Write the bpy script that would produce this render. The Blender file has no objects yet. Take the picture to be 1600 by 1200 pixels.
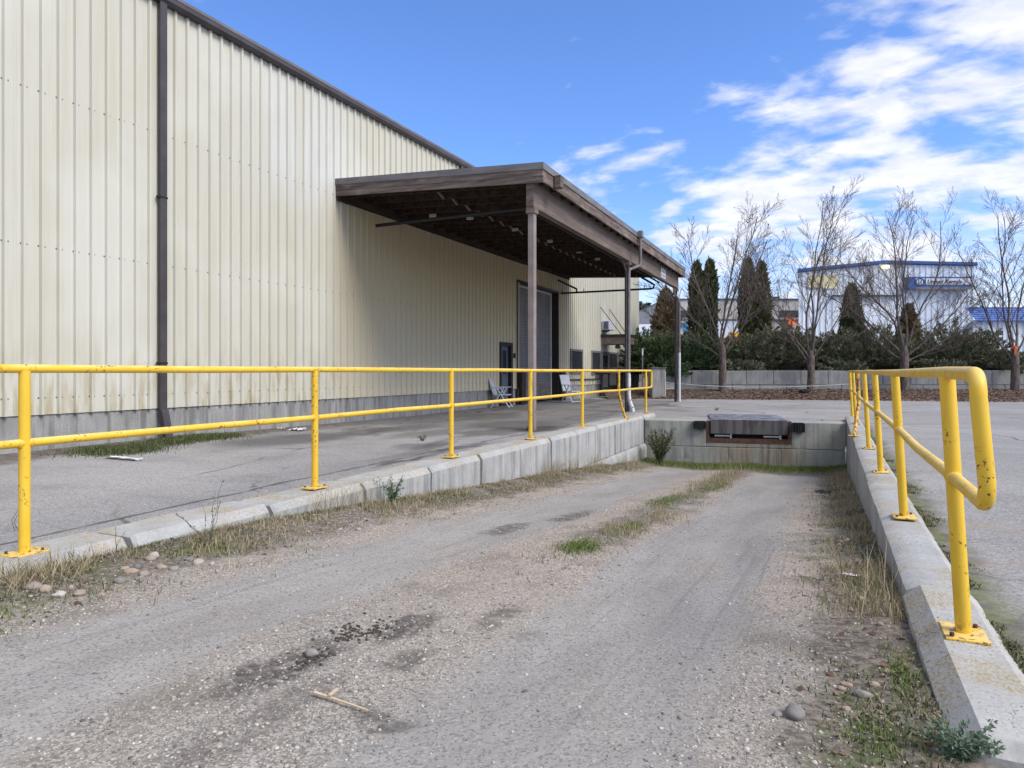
import bpy, math, random
import numpy as np
from math import sin, cos, atan, pi, radians, sqrt
from mathutils import Vector, Matrix, noise as mnoise
scene = bpy.context.scene
COL = scene.collection
# ------------------------------------------------------------------ camera
F = 1067.0; TH = atan(496 / 1067); CT, ST = cos(TH), sin(TH); HC = 1.05
cam = bpy.data.cameras.new('camera'); co = bpy.data.objects.new('camera', cam); COL.objects.link(co)
co.location = (0, 0, HC); co.rotation_euler = (radians(90), 0, TH)
cam.sensor_width = 36; cam.lens = 24.0; cam.shift_y = -20 / 1600; cam.clip_end = 3000; cam.clip_start = .05
scene.camera = co
# ------------------------------------------------------------------ world, sun, exposure
SUN_EL, SUN_AZ = radians(46), radians(100)     # sun behind thin cloud, high on the right
world = bpy.data.worlds.new('World'); scene.world = world; world.use_nodes = True
wt = world.node_tree; wt.nodes.clear()
def wn(t, **k):
    n = wt.nodes.new(t)
    for a, b in k.items(): setattr(n, a, b)
    return n
def wlink(a, b): wt.links.new(a, b)
def wval(x, sock):
    if hasattr(x, 'is_output'): wlink(x, sock)
    else: sock.default_value = x
def wmath(op, a, b=0.0, c=None, clamp=False):
    n = wn('ShaderNodeMath', operation=op, use_clamp=clamp); wval(a, n.inputs[0]); wval(b, n.inputs[1])
    if c is not None: wval(c, n.inputs[2])
    return n.outputs[0]
def wdot(v, c):
    n = wn('ShaderNodeVectorMath', operation='DOT_PRODUCT'); wlink(v, n.inputs[0]); n.inputs[1].default_value = c
    return n.outputs['Value']
def wrange(x, a, b, c=0, d=1):
    n = wn('ShaderNodeMapRange', interpolation_type='SMOOTHSTEP'); wval(x, n.inputs[0])
    for i, v in enumerate((a, b, c, d)): n.inputs[i + 1].default_value = v
    return n.outputs[0]
sky = wn('ShaderNodeTexSky', sky_type='NISHITA', sun_disc=False)
sky.sun_elevation = SUN_EL; sky.sun_rotation = SUN_AZ; sky.air_density = 1.0; sky.dust_density = 0.3; sky.ozone_density = 2.5
tc = wn('ShaderNodeTexCoord').outputs['Generated']
hole = Vector((CT, ST, 0)) * (-190 / 1067) + Vector((-ST, CT, 0)) + Vector((0, 0, 1)) * (760 / 1067); hole.normalize()
dz = wmath('MAXIMUM', wdot(tc, (0, 0, 1)), 0.0)
inv = wmath('DIVIDE', 1.0, wmath('ADD', dz, .34))
sc = wn('ShaderNodeVectorMath', operation='SCALE'); wlink(tc, sc.inputs[0]); wlink(inv, sc.inputs['Scale'])
mp = wn('ShaderNodeMapping'); wlink(sc.outputs[0], mp.inputs[0]); mp.inputs['Rotation'].default_value = (0, 0, radians(-62)); mp.inputs['Scale'].default_value = (1.1, 1.9, .01)
mp.inputs['Location'].default_value = (5.35, .6, 0)
def wnoise(scale, det, rough, dist=0.0, src=None):
    n = wn('ShaderNodeTexNoise'); wlink(src or mp.outputs[0], n.inputs['Vector']); n.inputs['Scale'].default_value = scale
    n.inputs['Detail'].default_value = det; n.inputs['Roughness'].default_value = rough; n.inputs['Distortion'].default_value = dist
    return n.outputs[0]
n1 = wnoise(6.0, 6, .55, .15); n2 = wnoise(1.9, 2, .5)
ang = wdot(tc, hole)                                   # 1 at the centre of the clear patch
cov = wrange(ang, .965, .80, -.24, .085)
den = wmath('ADD', wmath('ADD', n1, cov), wmath('MULTIPLY', wmath('SUBTRACT', n2, .5), .75))
msk = wrange(den, .42, .72, 0, .88)
lowh = wrange(dz, 0.0, .26, .75, 0.0)                # pale veil towards the horizon
lowh = wmath('MULTIPLY', lowh, wrange(ang, .97, .70, .45, 1.0))
msk = wmath('MAXIMUM', msk, lowh)
n3 = wnoise(7, 4, .6)
cc = wn('ShaderNodeMix', data_type='RGBA'); wlink(wrange(n3, .35, .65), cc.inputs[0])
cc.inputs[6].default_value = (5.3, 5.4, 5.9, 1); cc.inputs[7].default_value = (6.5, 6.45, 6.6, 1)
mx = wn('ShaderNodeMix', data_type='RGBA'); wlink(msk, mx.inputs[0]); wlink(cc.outputs[2], mx.inputs[7])
tint = wn('ShaderNodeMix', data_type='RGBA', blend_type='MULTIPLY'); tint.inputs[0].default_value = 1
wlink(sky.outputs[0], tint.inputs[6]); tint.inputs[7].default_value = (.78, 1.00, 1.42, 1)
wlink(tint.outputs[2], mx.inputs[6])
bg = wn('ShaderNodeBackground'); wlink(mx.outputs[2], bg.inputs[0]); bg.inputs[1].default_value = .10
out = wn('ShaderNodeOutputWorld'); wlink(bg.outputs[0], out.inputs[0])
sl = bpy.data.lights.new('sun', 'SUN'); sl.energy = 2.2; sl.angle = radians(32); sl.color = (1, .93, .83)
so = bpy.data.objects.new('sun', sl); COL.objects.link(so)
sd = Vector((cos(SUN_EL) * sin(SUN_AZ), cos(SUN_EL) * cos(SUN_AZ), sin(SUN_EL)))
so.rotation_euler = sd.to_track_quat('Z', 'Y').to_euler(); so.location = (20, 0, 30)
scene.view_settings.view_transform = 'Standard'; scene.view_settings.look = 'None'; scene.view_settings.exposure = .80; scene.view_settings.gamma = 1
scene.cycles.max_bounces = 6; scene.cycles.diffuse_bounces = 4
# ------------------------------------------------------------------ pixel helpers (1600x1200 photo pixels -> metres)
def G(px, py, h=0.0):
    z = F * (HC - h) / (py - 580); x = (px - 800) / F * z
    return Vector((x * CT - z * ST, x * ST + z * CT, h))
def D(px, py, z):
    x = (px - 800) / F * z
    return Vector((x * CT - z * ST, x * ST + z * CT, HC + (580 - py) / F * z))
RP = [(-60, -.05), (1.8, -.05), (2.6, -.09), (3.6, -.15), (4.9, -.24), (6.6, -.38), (10.5, -.66), (14.5, -1.0), (15.7, -1.12), (60, -1.13)]
def ramp_z(t):
    for a, b in zip(RP, RP[1:]):
        if t <= b[0]: return a[1] + (b[1] - a[1]) * (t - a[0]) / (b[0] - a[0])
    return -1.13
def R(px, py):
    h = -.5
    for _ in range(50):
        p = G(px, py, h); h = .5 * h + .5 * ramp_z(p.y)
    return p
def gz(y):
    u = min(1, max(0, (y - 6) / 9)); return -.05 - .06 * u * u * (3 - 2 * u)
def sm(a, b, x):
    u = min(1, max(0, (x - a) / (b - a))); return u * u * (3 - 2 * u)
rnd = random.Random(7)
# ------------------------------------------------------------------ mesh helpers
class MB:
    soft = False
    def __init__(s): s.v = []; s.f = []; s.m = []; s.sm = []
    def add(s, vs, fs, mi=0, smooth=False):
        o = len(s.v); s.v += [tuple(v) for v in vs]; s.f += [tuple(i + o for i in f) for f in fs]
        s.m += [mi] * len(fs); s.sm += [smooth] * len(fs); return s
    def box(s, x0, x1, y0, y1, z0, z1, mi=0, M=None, b=0):
        if b:
            vs = []; cx, cy, cz = (x0 + x1) / 2, (y0 + y1) / 2, (z0 + z1) / 2; hx, hy, hz = (x1 - x0) / 2, (y1 - y0) / 2, (z1 - z0) / 2
            idx = {}
            for sx in (-1, 1):
                for sy in (-1, 1):
                    for sz in (-1, 1):
                        for k, (a, bb, c) in enumerate(((0, b, b), (b, 0, b), (b, b, 0))):
                            idx[(sx, sy, sz, k)] = len(vs); vs.append(Vector((cx + sx * (hx - a), cy + sy * (hy - bb), cz + sz * (hz - c))))
            fs = []
            I = idx
            for sg in (-1, 1):
                q = [I[(sg, -1, -1, 0)], I[(sg, 1, -1, 0)], I[(sg, 1, 1, 0)], I[(sg, -1, 1, 0)]]; fs.append(q if sg > 0 else q[::-1])
                q = [I[(-1, sg, -1, 1)], I[(-1, sg, 1, 1)], I[(1, sg, 1, 1)], I[(1, sg, -1, 1)]]; fs.append(q if sg > 0 else q[::-1])
                q = [I[(-1, -1, sg, 2)], I[(1, -1, sg, 2)], I[(1, 1, sg, 2)], I[(-1, 1, sg, 2)]]; fs.append(q if sg > 0 else q[::-1])
            for a in (-1, 1):
                for c in (-1, 1):
                    fs.append([I[(a, c, -1, 0)], I[(a, c, 1, 0)], I[(a, c, 1, 1)], I[(a, c, -1, 1)]])
                    fs.append([I[(a, -1, c, 0)], I[(a, 1, c, 0)], I[(a, 1, c, 2)], I[(a, -1, c, 2)]])
                    fs.append([I[(-1, a, c, 1)], I[(1, a, c, 1)], I[(1, a, c, 2)], I[(-1, a, c, 2)]])
                    for e in (-1, 1): fs.append([I[(a, c, e, 0)], I[(a, c, e, 1)], I[(a, c, e, 2)]])
        else:
            vs = [Vector((x, y, z)) for x in (x0, x1) for y in (y0, y1) for z in (z0, z1)]
            fs = [(0, 1, 3, 2), (4, 6, 7, 5), (0, 4, 5, 1), (2, 3, 7, 6), (0, 2, 6, 4), (1, 5, 7, 3)]
        if M: vs = [M @ v for v in vs]
        return s.add(vs, fs, mi)
    def tube(s, pts, rad, n=10, mi=0, caps=True, smooth=True):
        pts = [Vector(p) for p in pts]
        if not hasattr(rad, '__len__'): rad = [rad] * len(pts)
        up = None; vs = []
        for i, p in enumerate(pts):
            d = (pts[min(i + 1, len(pts) - 1)] - pts[max(i - 1, 0)]).normalized()
            if up is None: up = Vector((0, 0, 1)) if abs(d.z) < .9 else Vector((1, 0, 0))
            a = d.cross(up)
            if a.length < 1e-4: a = d.orthogonal()
            a.normalize(); b = a.cross(d).normalized(); up = b
            vs += [p + rad[i] * (a * cos(2 * pi * k / n) + b * sin(2 * pi * k / n)) for k in range(n)]
        fs = [(i * n + k, i * n + (k + 1) % n, (i + 1) * n + (k + 1) % n, (i + 1) * n + k) for i in range(len(pts) - 1) for k in range(n)]
        s.add(vs, fs, mi, smooth)
        if caps:
            o = len(s.v) - len(vs); s.f += [tuple(o + k for k in range(n)), tuple(o + len(vs) - 1 - k for k in range(n))]; s.m += [mi, mi]; s.sm += [False, False]
        return s
    def prism(s, prof, y0, y1, mi=0):        # profile in (x,z), extruded along y
        n = len(prof); vs = [(x, y0, z) for x, z in prof] + [(x, y1, z) for x, z in prof]
        fs = [(i, (i + 1) % n, n + (i + 1) % n, n + i) for i in range(n)] + [tuple(range(n))[::-1], tuple(range(n, 2 * n))]
        return s.add(vs, fs, mi)
    def build(s, name, mats, parent=None, loc=None):
        me = bpy.data.meshes.new(name); me.from_pydata(s.v, [], s.f); me.update()
        if not isinstance(mats, (list, tuple)): mats = [mats]
        for m in mats: me.materials.append(m)
        me.polygons.foreach_set('material_index', s.m); me.polygons.foreach_set('use_smooth', s.sm)
        if any(s.sm) and not s.soft: me.set_sharp_from_angle(angle=radians(32))
        o = bpy.data.objects.new(name, me); COL.objects.link(o)
        if parent: o.parent = parent
        if loc is not None: o.location = loc
        return o
def np_mesh(name, V, T, mat, parent=None, smooth=False):
    me = bpy.data.meshes.new(name); k = T.shape[1]
    me.vertices.add(len(V)); me.vertices.foreach_set('co', V.astype(np.float32).ravel())
    me.loops.add(T.size); me.loops.foreach_set('vertex_index', T.astype(np.int32).ravel())
    me.polygons.add(len(T)); me.polygons.foreach_set('loop_start', np.arange(0, T.size, k, dtype=np.int32)); me.polygons.foreach_set('loop_total', np.full(len(T), k, dtype=np.int32))
    if smooth: me.polygons.foreach_set('use_smooth', np.ones(len(T), dtype=bool))
    me.materials.append(mat); me.update(calc_edges=True); me.validate()
    o = bpy.data.objects.new(name, me); COL.objects.link(o)
    if parent: o.parent = parent
    return o
def tag(o, label=None, cat=None, group=None, kind=None):
    if label: o['label'] = label
    if cat: o['category'] = cat
    if group: o['group'] = group
    if kind: o['kind'] = kind
    return o
def empty(name, label, cat, loc=(0, 0, 0), rz=0, group=None):
    o = bpy.data.objects.new(name, None); COL.objects.link(o); o.location = loc; o.rotation_euler = (0, 0, rz); o.empty_display_size = .2
    return tag(o, label, cat, group)
# ------------------------------------------------------------------ material helpers
class NM:
    def __init__(s, name, rough=.8, metal=0.0, spec=.3):
        s.m = bpy.data.materials.new(name); s.m.use_nodes = True; s.t = s.m.node_tree
        s.b = s.t.nodes['Principled BSDF']; s.b.inputs['Roughness'].default_value = rough; s.b.inputs['Metallic'].default_value = metal
        s.b.inputs['Specular IOR Level'].default_value = spec
        s.geo = s.t.nodes.new('ShaderNodeNewGeometry'); s.P = s.geo.outputs['Position']; s.N = s.geo.outputs['Normal']
    def nn(s, t, **k):
        n = s.t.nodes.new(t)
        for a, b in k.items(): setattr(n, a, b)
        return n
    def put(s, x, sock):
        if hasattr(x, 'is_output'): s.t.links.new(x, sock)
        elif isinstance(x, tuple) and len(x) == 3 and sock.type == 'RGBA': sock.default_value = (*x, 1)
        else: sock.default_value = x
    def math(s, op, a, b=0.0, clamp=False):
        n = s.nn('ShaderNodeMath', operation=op, use_clamp=clamp); s.put(a, n.inputs[0]); s.put(b, n.inputs[1]); return n.outputs[0]
    def noise(s, scale, det=4, rough=.55, vec=None, stretch=None, dist=0.0, col=False):
        v = vec or s.P
        if stretch: v = s.map(v, stretch)
        n = s.nn('ShaderNodeTexNoise'); s.put(v, n.inputs['Vector']); n.inputs['Scale'].default_value = scale; n.inputs['Detail'].default_value = det
        n.inputs['Roughness'].default_value = rough; n.inputs['Distortion'].default_value = dist
        return n.outputs[1 if col else 0]
    def voro(s, scale, vec=None, feat='F1', out='Distance', rand=1.0):
        n = s.nn('ShaderNodeTexVoronoi', feature=feat); s.put(vec or s.P, n.inputs['Vector']); n.inputs['Scale'].default_value = scale; n.inputs['Randomness'].default_value = rand
        return n.outputs[out]
    def map(s, v, scale=(1, 1, 1), loc=(0, 0, 0), rot=(0, 0, 0)):
        n = s.nn('ShaderNodeMapping'); s.put(v, n.inputs[0]); n.inputs['Scale'].default_value = scale; n.inputs['Location'].default_value = loc; n.inputs['Rotation'].default_value = rot
        return n.outputs[0]
    def warp(s, v, scale, amt):
        c = s.noise(scale, 2, .5, v, col=True)
        a = s.nn('ShaderNodeVectorMath', operation='SUBTRACT'); s.put(c, a.inputs[0]); a.inputs[1].default_value = (.5, .5, .5)
        b = s.nn('ShaderNodeVectorMath', operation='SCALE'); s.put(a.outputs[0], b.inputs[0]); b.inputs['Scale'].default_value = amt
        d = s.nn('ShaderNodeVectorMath', operation='ADD'); s.put(v, d.inputs[0]); s.put(b.outputs[0], d.inputs[1]); return d.outputs[0]
    def rng(s, x, a, b, c=0.0, d=1.0):
        n = s.nn('ShaderNodeMapRange', interpolation_type='SMOOTHSTEP'); s.put(x, n.inputs[0])
        for i, v in enumerate((a, b, c, d)): s.put(v, n.inputs[i + 1])
        return n.outputs[0]
    def mix(s, f, a, b, mode='MIX'):
        n = s.nn('ShaderNodeMix', data_type='RGBA', blend_type=mode); s.put(f, n.inputs[0]); s.put(a, n.inputs[6]); s.put(b, n.inputs[7]); return n.outputs[2]
    def ramp(s, x, stops):
        n = s.nn('ShaderNodeValToRGB'); s.put(x, n.inputs[0]); e = n.color_ramp.elements
        while len(e) < len(stops): e.new(.5)
        for k, (p, c) in zip(e, stops): k.position = p; k.color = (*c, 1)
        return n.outputs[0]
    def xyz(s, v=None):
        n = s.nn('ShaderNodeSeparateXYZ'); s.put(v or s.P, n.inputs[0]); return n.outputs
    def mul(s, *a):
        r = a[0]
        for x in a[1:]: r = s.math('MULTIPLY', r, x)
        return r
    def bump(s, h, strength=.3, dist=.01, prev=None):
        n = s.nn('ShaderNodeBump'); s.put(h, n.inputs['Height']); n.inputs['Strength'].default_value = strength; n.inputs['Distance'].default_value = dist
        if prev: s.put(prev, n.inputs['Normal'])
        s.t.links.new(n.outputs[0], s.b.inputs['Normal']); return n.outputs[0]
    def col(s, c): s.put(c, s.b.inputs['Base Color']); return s
    def rgh(s, c): s.put(c, s.b.inputs['Roughness']); return s
    def isl(s): return s.geo.outputs['Random Per Island']
def simple(name, c, rough=.7, metal=0.0, var=.12, scale=6.0, bump=0.0, bscale=60.0):
    m = NM(name, rough, metal); n = m.noise(scale, 5, .6)
    m.col(m.mix(m.rng(n, .3, .7), tuple(x * (1 - var) for x in c), tuple(min(1, x * (1 + var)) for x in c)))
    if bump: m.bump(m.noise(bscale, 4, .6), bump, .005)
    return m.m
MT = {}
# --- warehouse siding: chalky cream enamel with run-off streaks
m = NM('cream_siding', .5, 0, .25); x, y, z = m.xyz()
streak = m.noise(5.0, 5, .6, stretch=(1, 1, .05)); streak2 = m.noise(16, 3, .6, stretch=(1, 1, .04)); big = m.noise(.5, 3, .5)
c = m.mix(m.rng(streak, .35, .7), (.535, .522, .445), (.500, .482, .392)); c = m.mix(m.mul(m.rng(streak2, .50, .75), .35), c, (.46, .43, .31))
c = m.mix(m.mul(m.rng(big, .45, .7), .35), c, (.66, .66, .60))
lo = m.mul(m.rng(z, 1.9, .4), m.rng(m.noise(7, 4, .6, stretch=(1, 1, .2)), .42, .7)); c = m.mix(m.mul(lo, .75), c, (.36, .30, .17))
yb = m.mul(m.rng(m.math('ABSOLUTE', m.math('SUBTRACT', y, 11.0)), 2.4, .2), m.rng(streak, .4, .62), m.rng(z, 3.8, 5.4)); c = m.mix(m.mul(yb, .35), c, (.70, .74, .82))
c = m.mix(m.mul(m.rng(y, 11.3, 12.9), m.rng(y, 27.5, 24.5), m.rng(z, 5.25, 4.6), m.rng(streak, .2, .7, 1.0, .8)), c, m.mix(m.rng(z, .4, 3.4), (.60, .535, .39), (.50, .415, .255)))      # canopy shade painted in as browning of the weathered sheets, deeper higher up
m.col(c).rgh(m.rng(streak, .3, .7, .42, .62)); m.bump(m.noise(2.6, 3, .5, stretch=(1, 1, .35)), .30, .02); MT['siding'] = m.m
m = NM('brown_trim', .45, 0, .4); m.col(m.mix(m.rng(m.noise(3, 4), .3, .7), (.046, .039, .041), (.066, .058, .060))); MT['trim'] = m.m
m = NM('grey_flashing', .5, 0, .4); m.col(m.mix(m.rng(m.noise(2, 4, stretch=(1, 1, 4)), .3, .7), (.125, .115, .120), (.18, .17, .175))); MT['flash'] = m.m
MT['screw'] = simple('screw_heads', (.10, .095, .085), .5)
MT['roof'] = simple('roof_sheet', (.30, .28, .25), .5)
# --- weathered timber, grain along y or x
def timber(name, dark, light, st, amt=.5):
    m = NM(name, .85, 0, .15); g = m.noise(9, 6, .65, stretch=st); g2 = m.noise(2.2, 4, .6, stretch=tuple(.5 + .5 * a for a in st)); sp = m.noise(26, 3, .6, stretch=st)
    c = m.mix(m.rng(g, .3, .72), dark, light); c = m.mix(m.mul(m.rng(g2, .5, .72), amt), c, tuple(v * 1.7 for v in light)); c = m.mix(m.mul(m.rng(sp, .58, .74), .7), c, tuple(v * .5 for v in dark))
    m.col(c); m.bump(g, .4, .008); return m.m
MT['fascia'] = timber('weathered_fascia', (.080, .060, .052), (.215, .175, .150), (.9, .12, 1.6))
MT['fascia_x'] = timber('weathered_fascia_end', (.080, .060, .052), (.215, .175, .150), (.12, .9, 1.6))
MT['beam'] = timber('glulam_stain', (.125, .098, .084), (.20, .160, .138), (.9, .07, 1.8), .3)
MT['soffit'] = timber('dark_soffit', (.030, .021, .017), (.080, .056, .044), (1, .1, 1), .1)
MT['column'] = simple('brown_column', (.25, .205, .188), .6, 0, .15, 4)
MT['darkpipe'] = simple('dark_pipe', (.055, .050, .052), .45, 0, .15)
MT['blackpipe'] = simple('black_pipe', (.02, .018, .018), .5)
MT['greypipe'] = simple('grey_pipe', (.16, .145, .14), .5, 0, .2)
m = NM('chipped_white_paint', .5); c = m.mix(m.rng(m.noise(9, 4, .6), .57, .62), (.66, .66, .68), (.13, .06, .035)); m.col(c); MT['whitechip'] = m.m
MT['white'] = simple('white_plastic', (.56, .57, .60), .4, 0, .06)
MT['offwhite'] = simple('pale_trim', (.50, .50, .48), .5, 0, .1)
# --- roll-up door
m = NM('grey_door_slats', .5, 0, .35); m.col(m.mix(m.rng(m.noise(3, 4, stretch=(1, 1, .3)), .3, .7), (.17, .165, .165), (.23, .22, .225))); MT['rollup'] = m.m
MT['rubber'] = simple('black_rubber', (.016, .016, .018), .6, 0, .2, 20, .3)
MT['jamb'] = simple('dark_brown_jamb', (.030, .022, .020), .5)
MT['bluedoor'] = simple('grey_blue_door', (.11, .13, .18), .45)
m = NM('window_glass', .06, 0, .6); m.col((.035, .04, .045)); MT['glass'] = m.m
MT['metal'] = simple('galvanised', (.45, .45, .44), .4, .6)
# --- concrete
def concrete(name, a, b, lich=0.0, streaks=.6, green=0.0, rust=None):
    m = NM(name, .9, 0, .2); x, y, z = m.xyz(); nz = m.xyz(m.N)[2]
    n = m.noise(2.3, 6, .65); f = m.noise(38, 4, .7); st = m.noise(7, 4, .6, stretch=(1, 1, .07)); pit = m.voro(45, m.warp(m.P, 20, .02))
    c = m.mix(m.rng(n, .3, .7), a, b); c = m.mix(m.mul(m.rng(f, .35, .75), .35), c, tuple(v * .55 for v in a))
    side = m.rng(nz, .6, .2)
    c = m.mix(m.mul(m.rng(st, .44, .66), side, streaks), c, tuple(v * .38 for v in a))
    c = m.mix(m.mul(m.rng(m.noise(11, 4, .6, stretch=(1, 1, .06)), .54, .72), side, streaks * .5), c, tuple(min(1, v * 1.5) for v in b))
    top = m.rng(nz, .35, .8)
    if lich:
        l = m.mul(m.rng(m.noise(3.1, 3, .5), .42, .62), m.rng(m.noise(55, 3, .75, stretch=(1.6, 1, 1)), .46, .60)); c = m.mix(m.mul(l, top, lich), c, (.34, .25, .085))
        d = m.mul(m.rng(m.noise(1.7, 3, .5), .4, .62), m.rng(m.noise(80, 2, .7), .58, .66)); c = m.mix(m.mul(d, top), c, (.10, .10, .09))
    if green: c = m.mix(m.mul(m.rng(m.noise(1.9, 4, .6), .52, .75), side, green), c, (.13, .15, .06))
    if rust:
        cx0, cx1, z1 = rust
        r = m.mul(m.rng(x, cx0 - .35, cx0 + .25), m.rng(x, cx1 + .45, cx1 - .15), m.rng(z, z1 + .12, z1 - .05), m.rng(m.noise(8, 5, .65, stretch=(1, 1, .09)), .34, .56))
        r2 = m.noise(12, 4, .6, stretch=(1, 1, .07)); c = m.mix(m.mul(r, .55), c, m.mix(m.rng(r2, .4, .62), (.115, .060, .038), (.30, .20, .105)))
    m.col(c); bb = m.bump(m.math('ADD', m.mul(n, .6), m.mul(f, .4)), .5, .012); m.bump(m.rng(pit, .0, .35), .25, .004, bb); return m.m
MT['conc'] = concrete('block_concrete', (.36, .362, .352), (.45, .45, .435), 1.0, .55, .15)
MT['conc2'] = concrete('lichen_concrete', (.40, .395, .37), (.47, .465, .44), 1.0, .5, .15)
MT['found'] = concrete('foundation_concrete', (.27, .265, .255), (.35, .345, .33), 0, .6, .12)
MT['dock'] = concrete('dock_concrete', (.31, .315, .28), (.40, .40, .35), .3, .45, .2, (-2.35, -.75, -.62))
MT['planter'] = concrete('planter_concrete', (.22, .225, .22), (.31, .31, .295), 0, .35, .15)
m = NM('rusty_steel', .8, .2); m.col(m.mix(m.rng(m.noise(14, 5, .65), .35, .65), (.085, .045, .032), (.16, .085, .055))); m.bump(m.noise(60, 3), .3, .004); MT['rust'] = m.m
m = NM('worn_dock_steel', .6, .3, .4); st = m.noise(11, 5, .6, stretch=(1, 1, .12)); m.col(m.mix(m.rng(st, .35, .65), (.065, .058, .055), (.135, .125, .118))); MT['dsteel'] = m.m
m = NM('dock_plate', .45, .4, .5); st = m.noise(5, 5, .6); m.col(m.mix(m.rng(st, .4, .6), (.12, .11, .115), (.33, .33, .36))); m.bump(m.voro(30, m.map(m.P, (1, 1, 1), rot=(0, 0, .78))), .4, .006); MT['dplate'] = m.m
# --- yellow paint
m = NM('yellow_paint', .48, 0, .35); n = m.noise(7, 5, .65); f = m.noise(55, 3, .6)
c = m.mix(m.rng(m.noise(2.5, 4, .6), .3, .7), (.74, .46, .032), (.80, .52, .05)); c = m.mix(m.mul(m.rng(m.noise(14, 4, .6, stretch=(1, 1, .3)), .5, .75), .4), c, (.55, .35, .06))
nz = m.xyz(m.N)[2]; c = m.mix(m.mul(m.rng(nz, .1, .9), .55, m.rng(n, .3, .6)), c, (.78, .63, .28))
dr = m.mul(m.rng(m.noise(22, 4, .65, stretch=(1, 1, .12)), .56, .72), m.rng(m.noise(1.9, 2), .45, .6), .55); c = m.mix(dr, c, (.42, .22, .05)); sp = m.mul(m.rng(m.noise(4, 3, .6), .50, .62), m.rng(f, .57, .63)); c = m.mix(sp, c, (.10, .055, .03)); lowr = m.mul(m.rng(m.xyz()[2], .075, .0), m.rng(m.noise(30, 4, .65), .52, .62)); c = m.mix(lowr, c, (.20, .085, .04)); m.col(c); m.rgh(m.rng(n, .3, .7, .32, .55)); m.bump(f, .08, .002); MT['yellow'] = m.m
m = NM('rusty_yellow_paint', .5, 0, .4); n = m.noise(16, 5, .7); m.col(m.mix(m.rng(n, .48, .56), (.72, .44, .04), (.20, .075, .035))); MT['yrust'] = m.m
# --- asphalt lot
m = NM('old_asphalt', .93, 0, .2); x, y, z = m.xyz()
sp = m.voro(95, out='Color'); sp = m.xyz(sp)[0]; sp2 = m.noise(150, 3, .8); big = m.noise(.35, 4, .55); mid = m.noise(1.6, 5, .6, stretch=(.5, 1, 1))
c = m.mix(m.rng(big, .3, .7), (.260, .250, .240), (.335, .325, .310)); c = m.mix(m.mul(m.rng(mid, .48, .7), .5), c, (.19, .185, .185))
c = m.mix(m.rng(sp, .70, 1.0, 0, .55), c, (.50, .49, .48)); c = m.mix(m.rng(sp, .30, .0, 0, .6), c, (.09, .09, .092)); c = m.mix(m.rng(sp2, .62, .75, 0, .5), c, (.07, .07, .072))
wp = m.warp(m.warp(m.P, .5, .5), 3, .10); cr = m.voro(.30, m.map(wp, (1, .55, 1)), 'DISTANCE_TO_EDGE'); cr2 = m.voro(.9, m.warp(wp, 5, .25), 'DISTANCE_TO_EDGE')
k1 = m.mul(m.rng(cr, .0075, .002), m.rng(m.noise(.6, 2), .47, .58), .8); k2 = m.mul(m.rng(cr2, .011, .003), m.rng(m.noise(.4, 2, vec=m.map(m.P, loc=(9, 3, 0))), .60, .66), .7)
left = m.rng(x, -3.8, -4.6)
cond = m.mul(left, m.rng(m.math('ABSOLUTE', m.math('ADD', m.math('ADD', x, m.mul(y, .03)), m.math('ADD', 4.60, m.mul(m.noise(1.2, 5, .65), .20)))), m.rng(m.noise(2.3, 3), .3, .7, .016, .055), .006), m.rng(m.noise(1.1, 3, .6), .30, .42))  # long crack parallel to the curb
c = m.mix(m.mul(m.math('MAXIMUM', k1, k2), .85), c, (.045, .04, .038)); c = m.mix(m.mul(cond, .8), c, (.06, .055, .05))
# damp dark stains, under the canopy and near it; canopy shade painted in too
st = m.noise(.8, 5, .6, stretch=(1, .35, 1), dist=.6); c = m.mix(m.mul(left, m.rng(st, .50, .62), m.rng(y, 5.5, 9), .72), c, (.095, .088, .082))
c = m.mix(m.mul(m.rng(x, -4.8, -5.4), m.rng(y, 11.2, 12.6), m.rng(y, 28, 26), .5), c, (.13, .12, .112))  # even darkening over the canopy footprint: its shade painted into the asphalt
st2 = m.noise(.7, 5, .65, stretch=(.45, 1.3, 1)); c = m.mix(m.mul(m.rng(st2, .56, .68), m.rng(y, 15, 18), .65), c, (.12, .115, .11))
for (px, py, rx, ry, a_) in ((-4.75, 7.1, .10, .75, .8), (-4.85, 8.6, .14, .9, .7), (-5.6, 8.6, .35, .5, .5), (-8.0, 8.6, .8, 1.5, .7), (-6.6, 10.8, .5, 1.2, .5), (-6.2, 13.5, .9, 1.6, .5), (-5.3, 12.6, .35, .8, .7), (-7.7, 11.0, .5, 1.6, .55)):
    q = m.nn('ShaderNodeVectorMath', operation='LENGTH'); v = m.map(m.warp(m.warp(m.P, 1.5, .5), 9, .12), (1 / rx, 1 / ry, 0), (-px / rx, -py / ry, 0)); m.put(v, q.inputs[0])
    c = m.mix(m.mul(m.rng(q.outputs['Value'], 1.3, .5), a_), c, (.062, .058, .055))
soil = m.mul(m.rng(m.math('ADD', x, m.mul(m.noise(1.3, 4, .6), 1.4)), -7.9, -8.7), m.rng(y, 13.5, 11)); c = m.mix(m.mul(soil, .85), c, m.mix(m.rng(m.noise(9, 4), .4, .6), (.07, .055, .045), (.15, .125, .10)))
ed = m.mul(m.rng(m.math('ADD', x, m.mul(m.noise(4, 4, .65), .36)), 1.08, .80), m.rng(x, .5, .6), m.rng(y, 18, 15)); c = m.mix(m.mul(ed, .9), c, m.mix(m.rng(m.noise(11, 4), .42, .58), (.10, .085, .06), (.13, .15, .05)))
tan = m.mul(m.rng(m.noise(1.4, 4, .6, vec=m.map(m.P, loc=(4, 4, 4))), .60, .72), .4); c = m.mix(tan, c, (.33, .25, .17))
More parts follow.
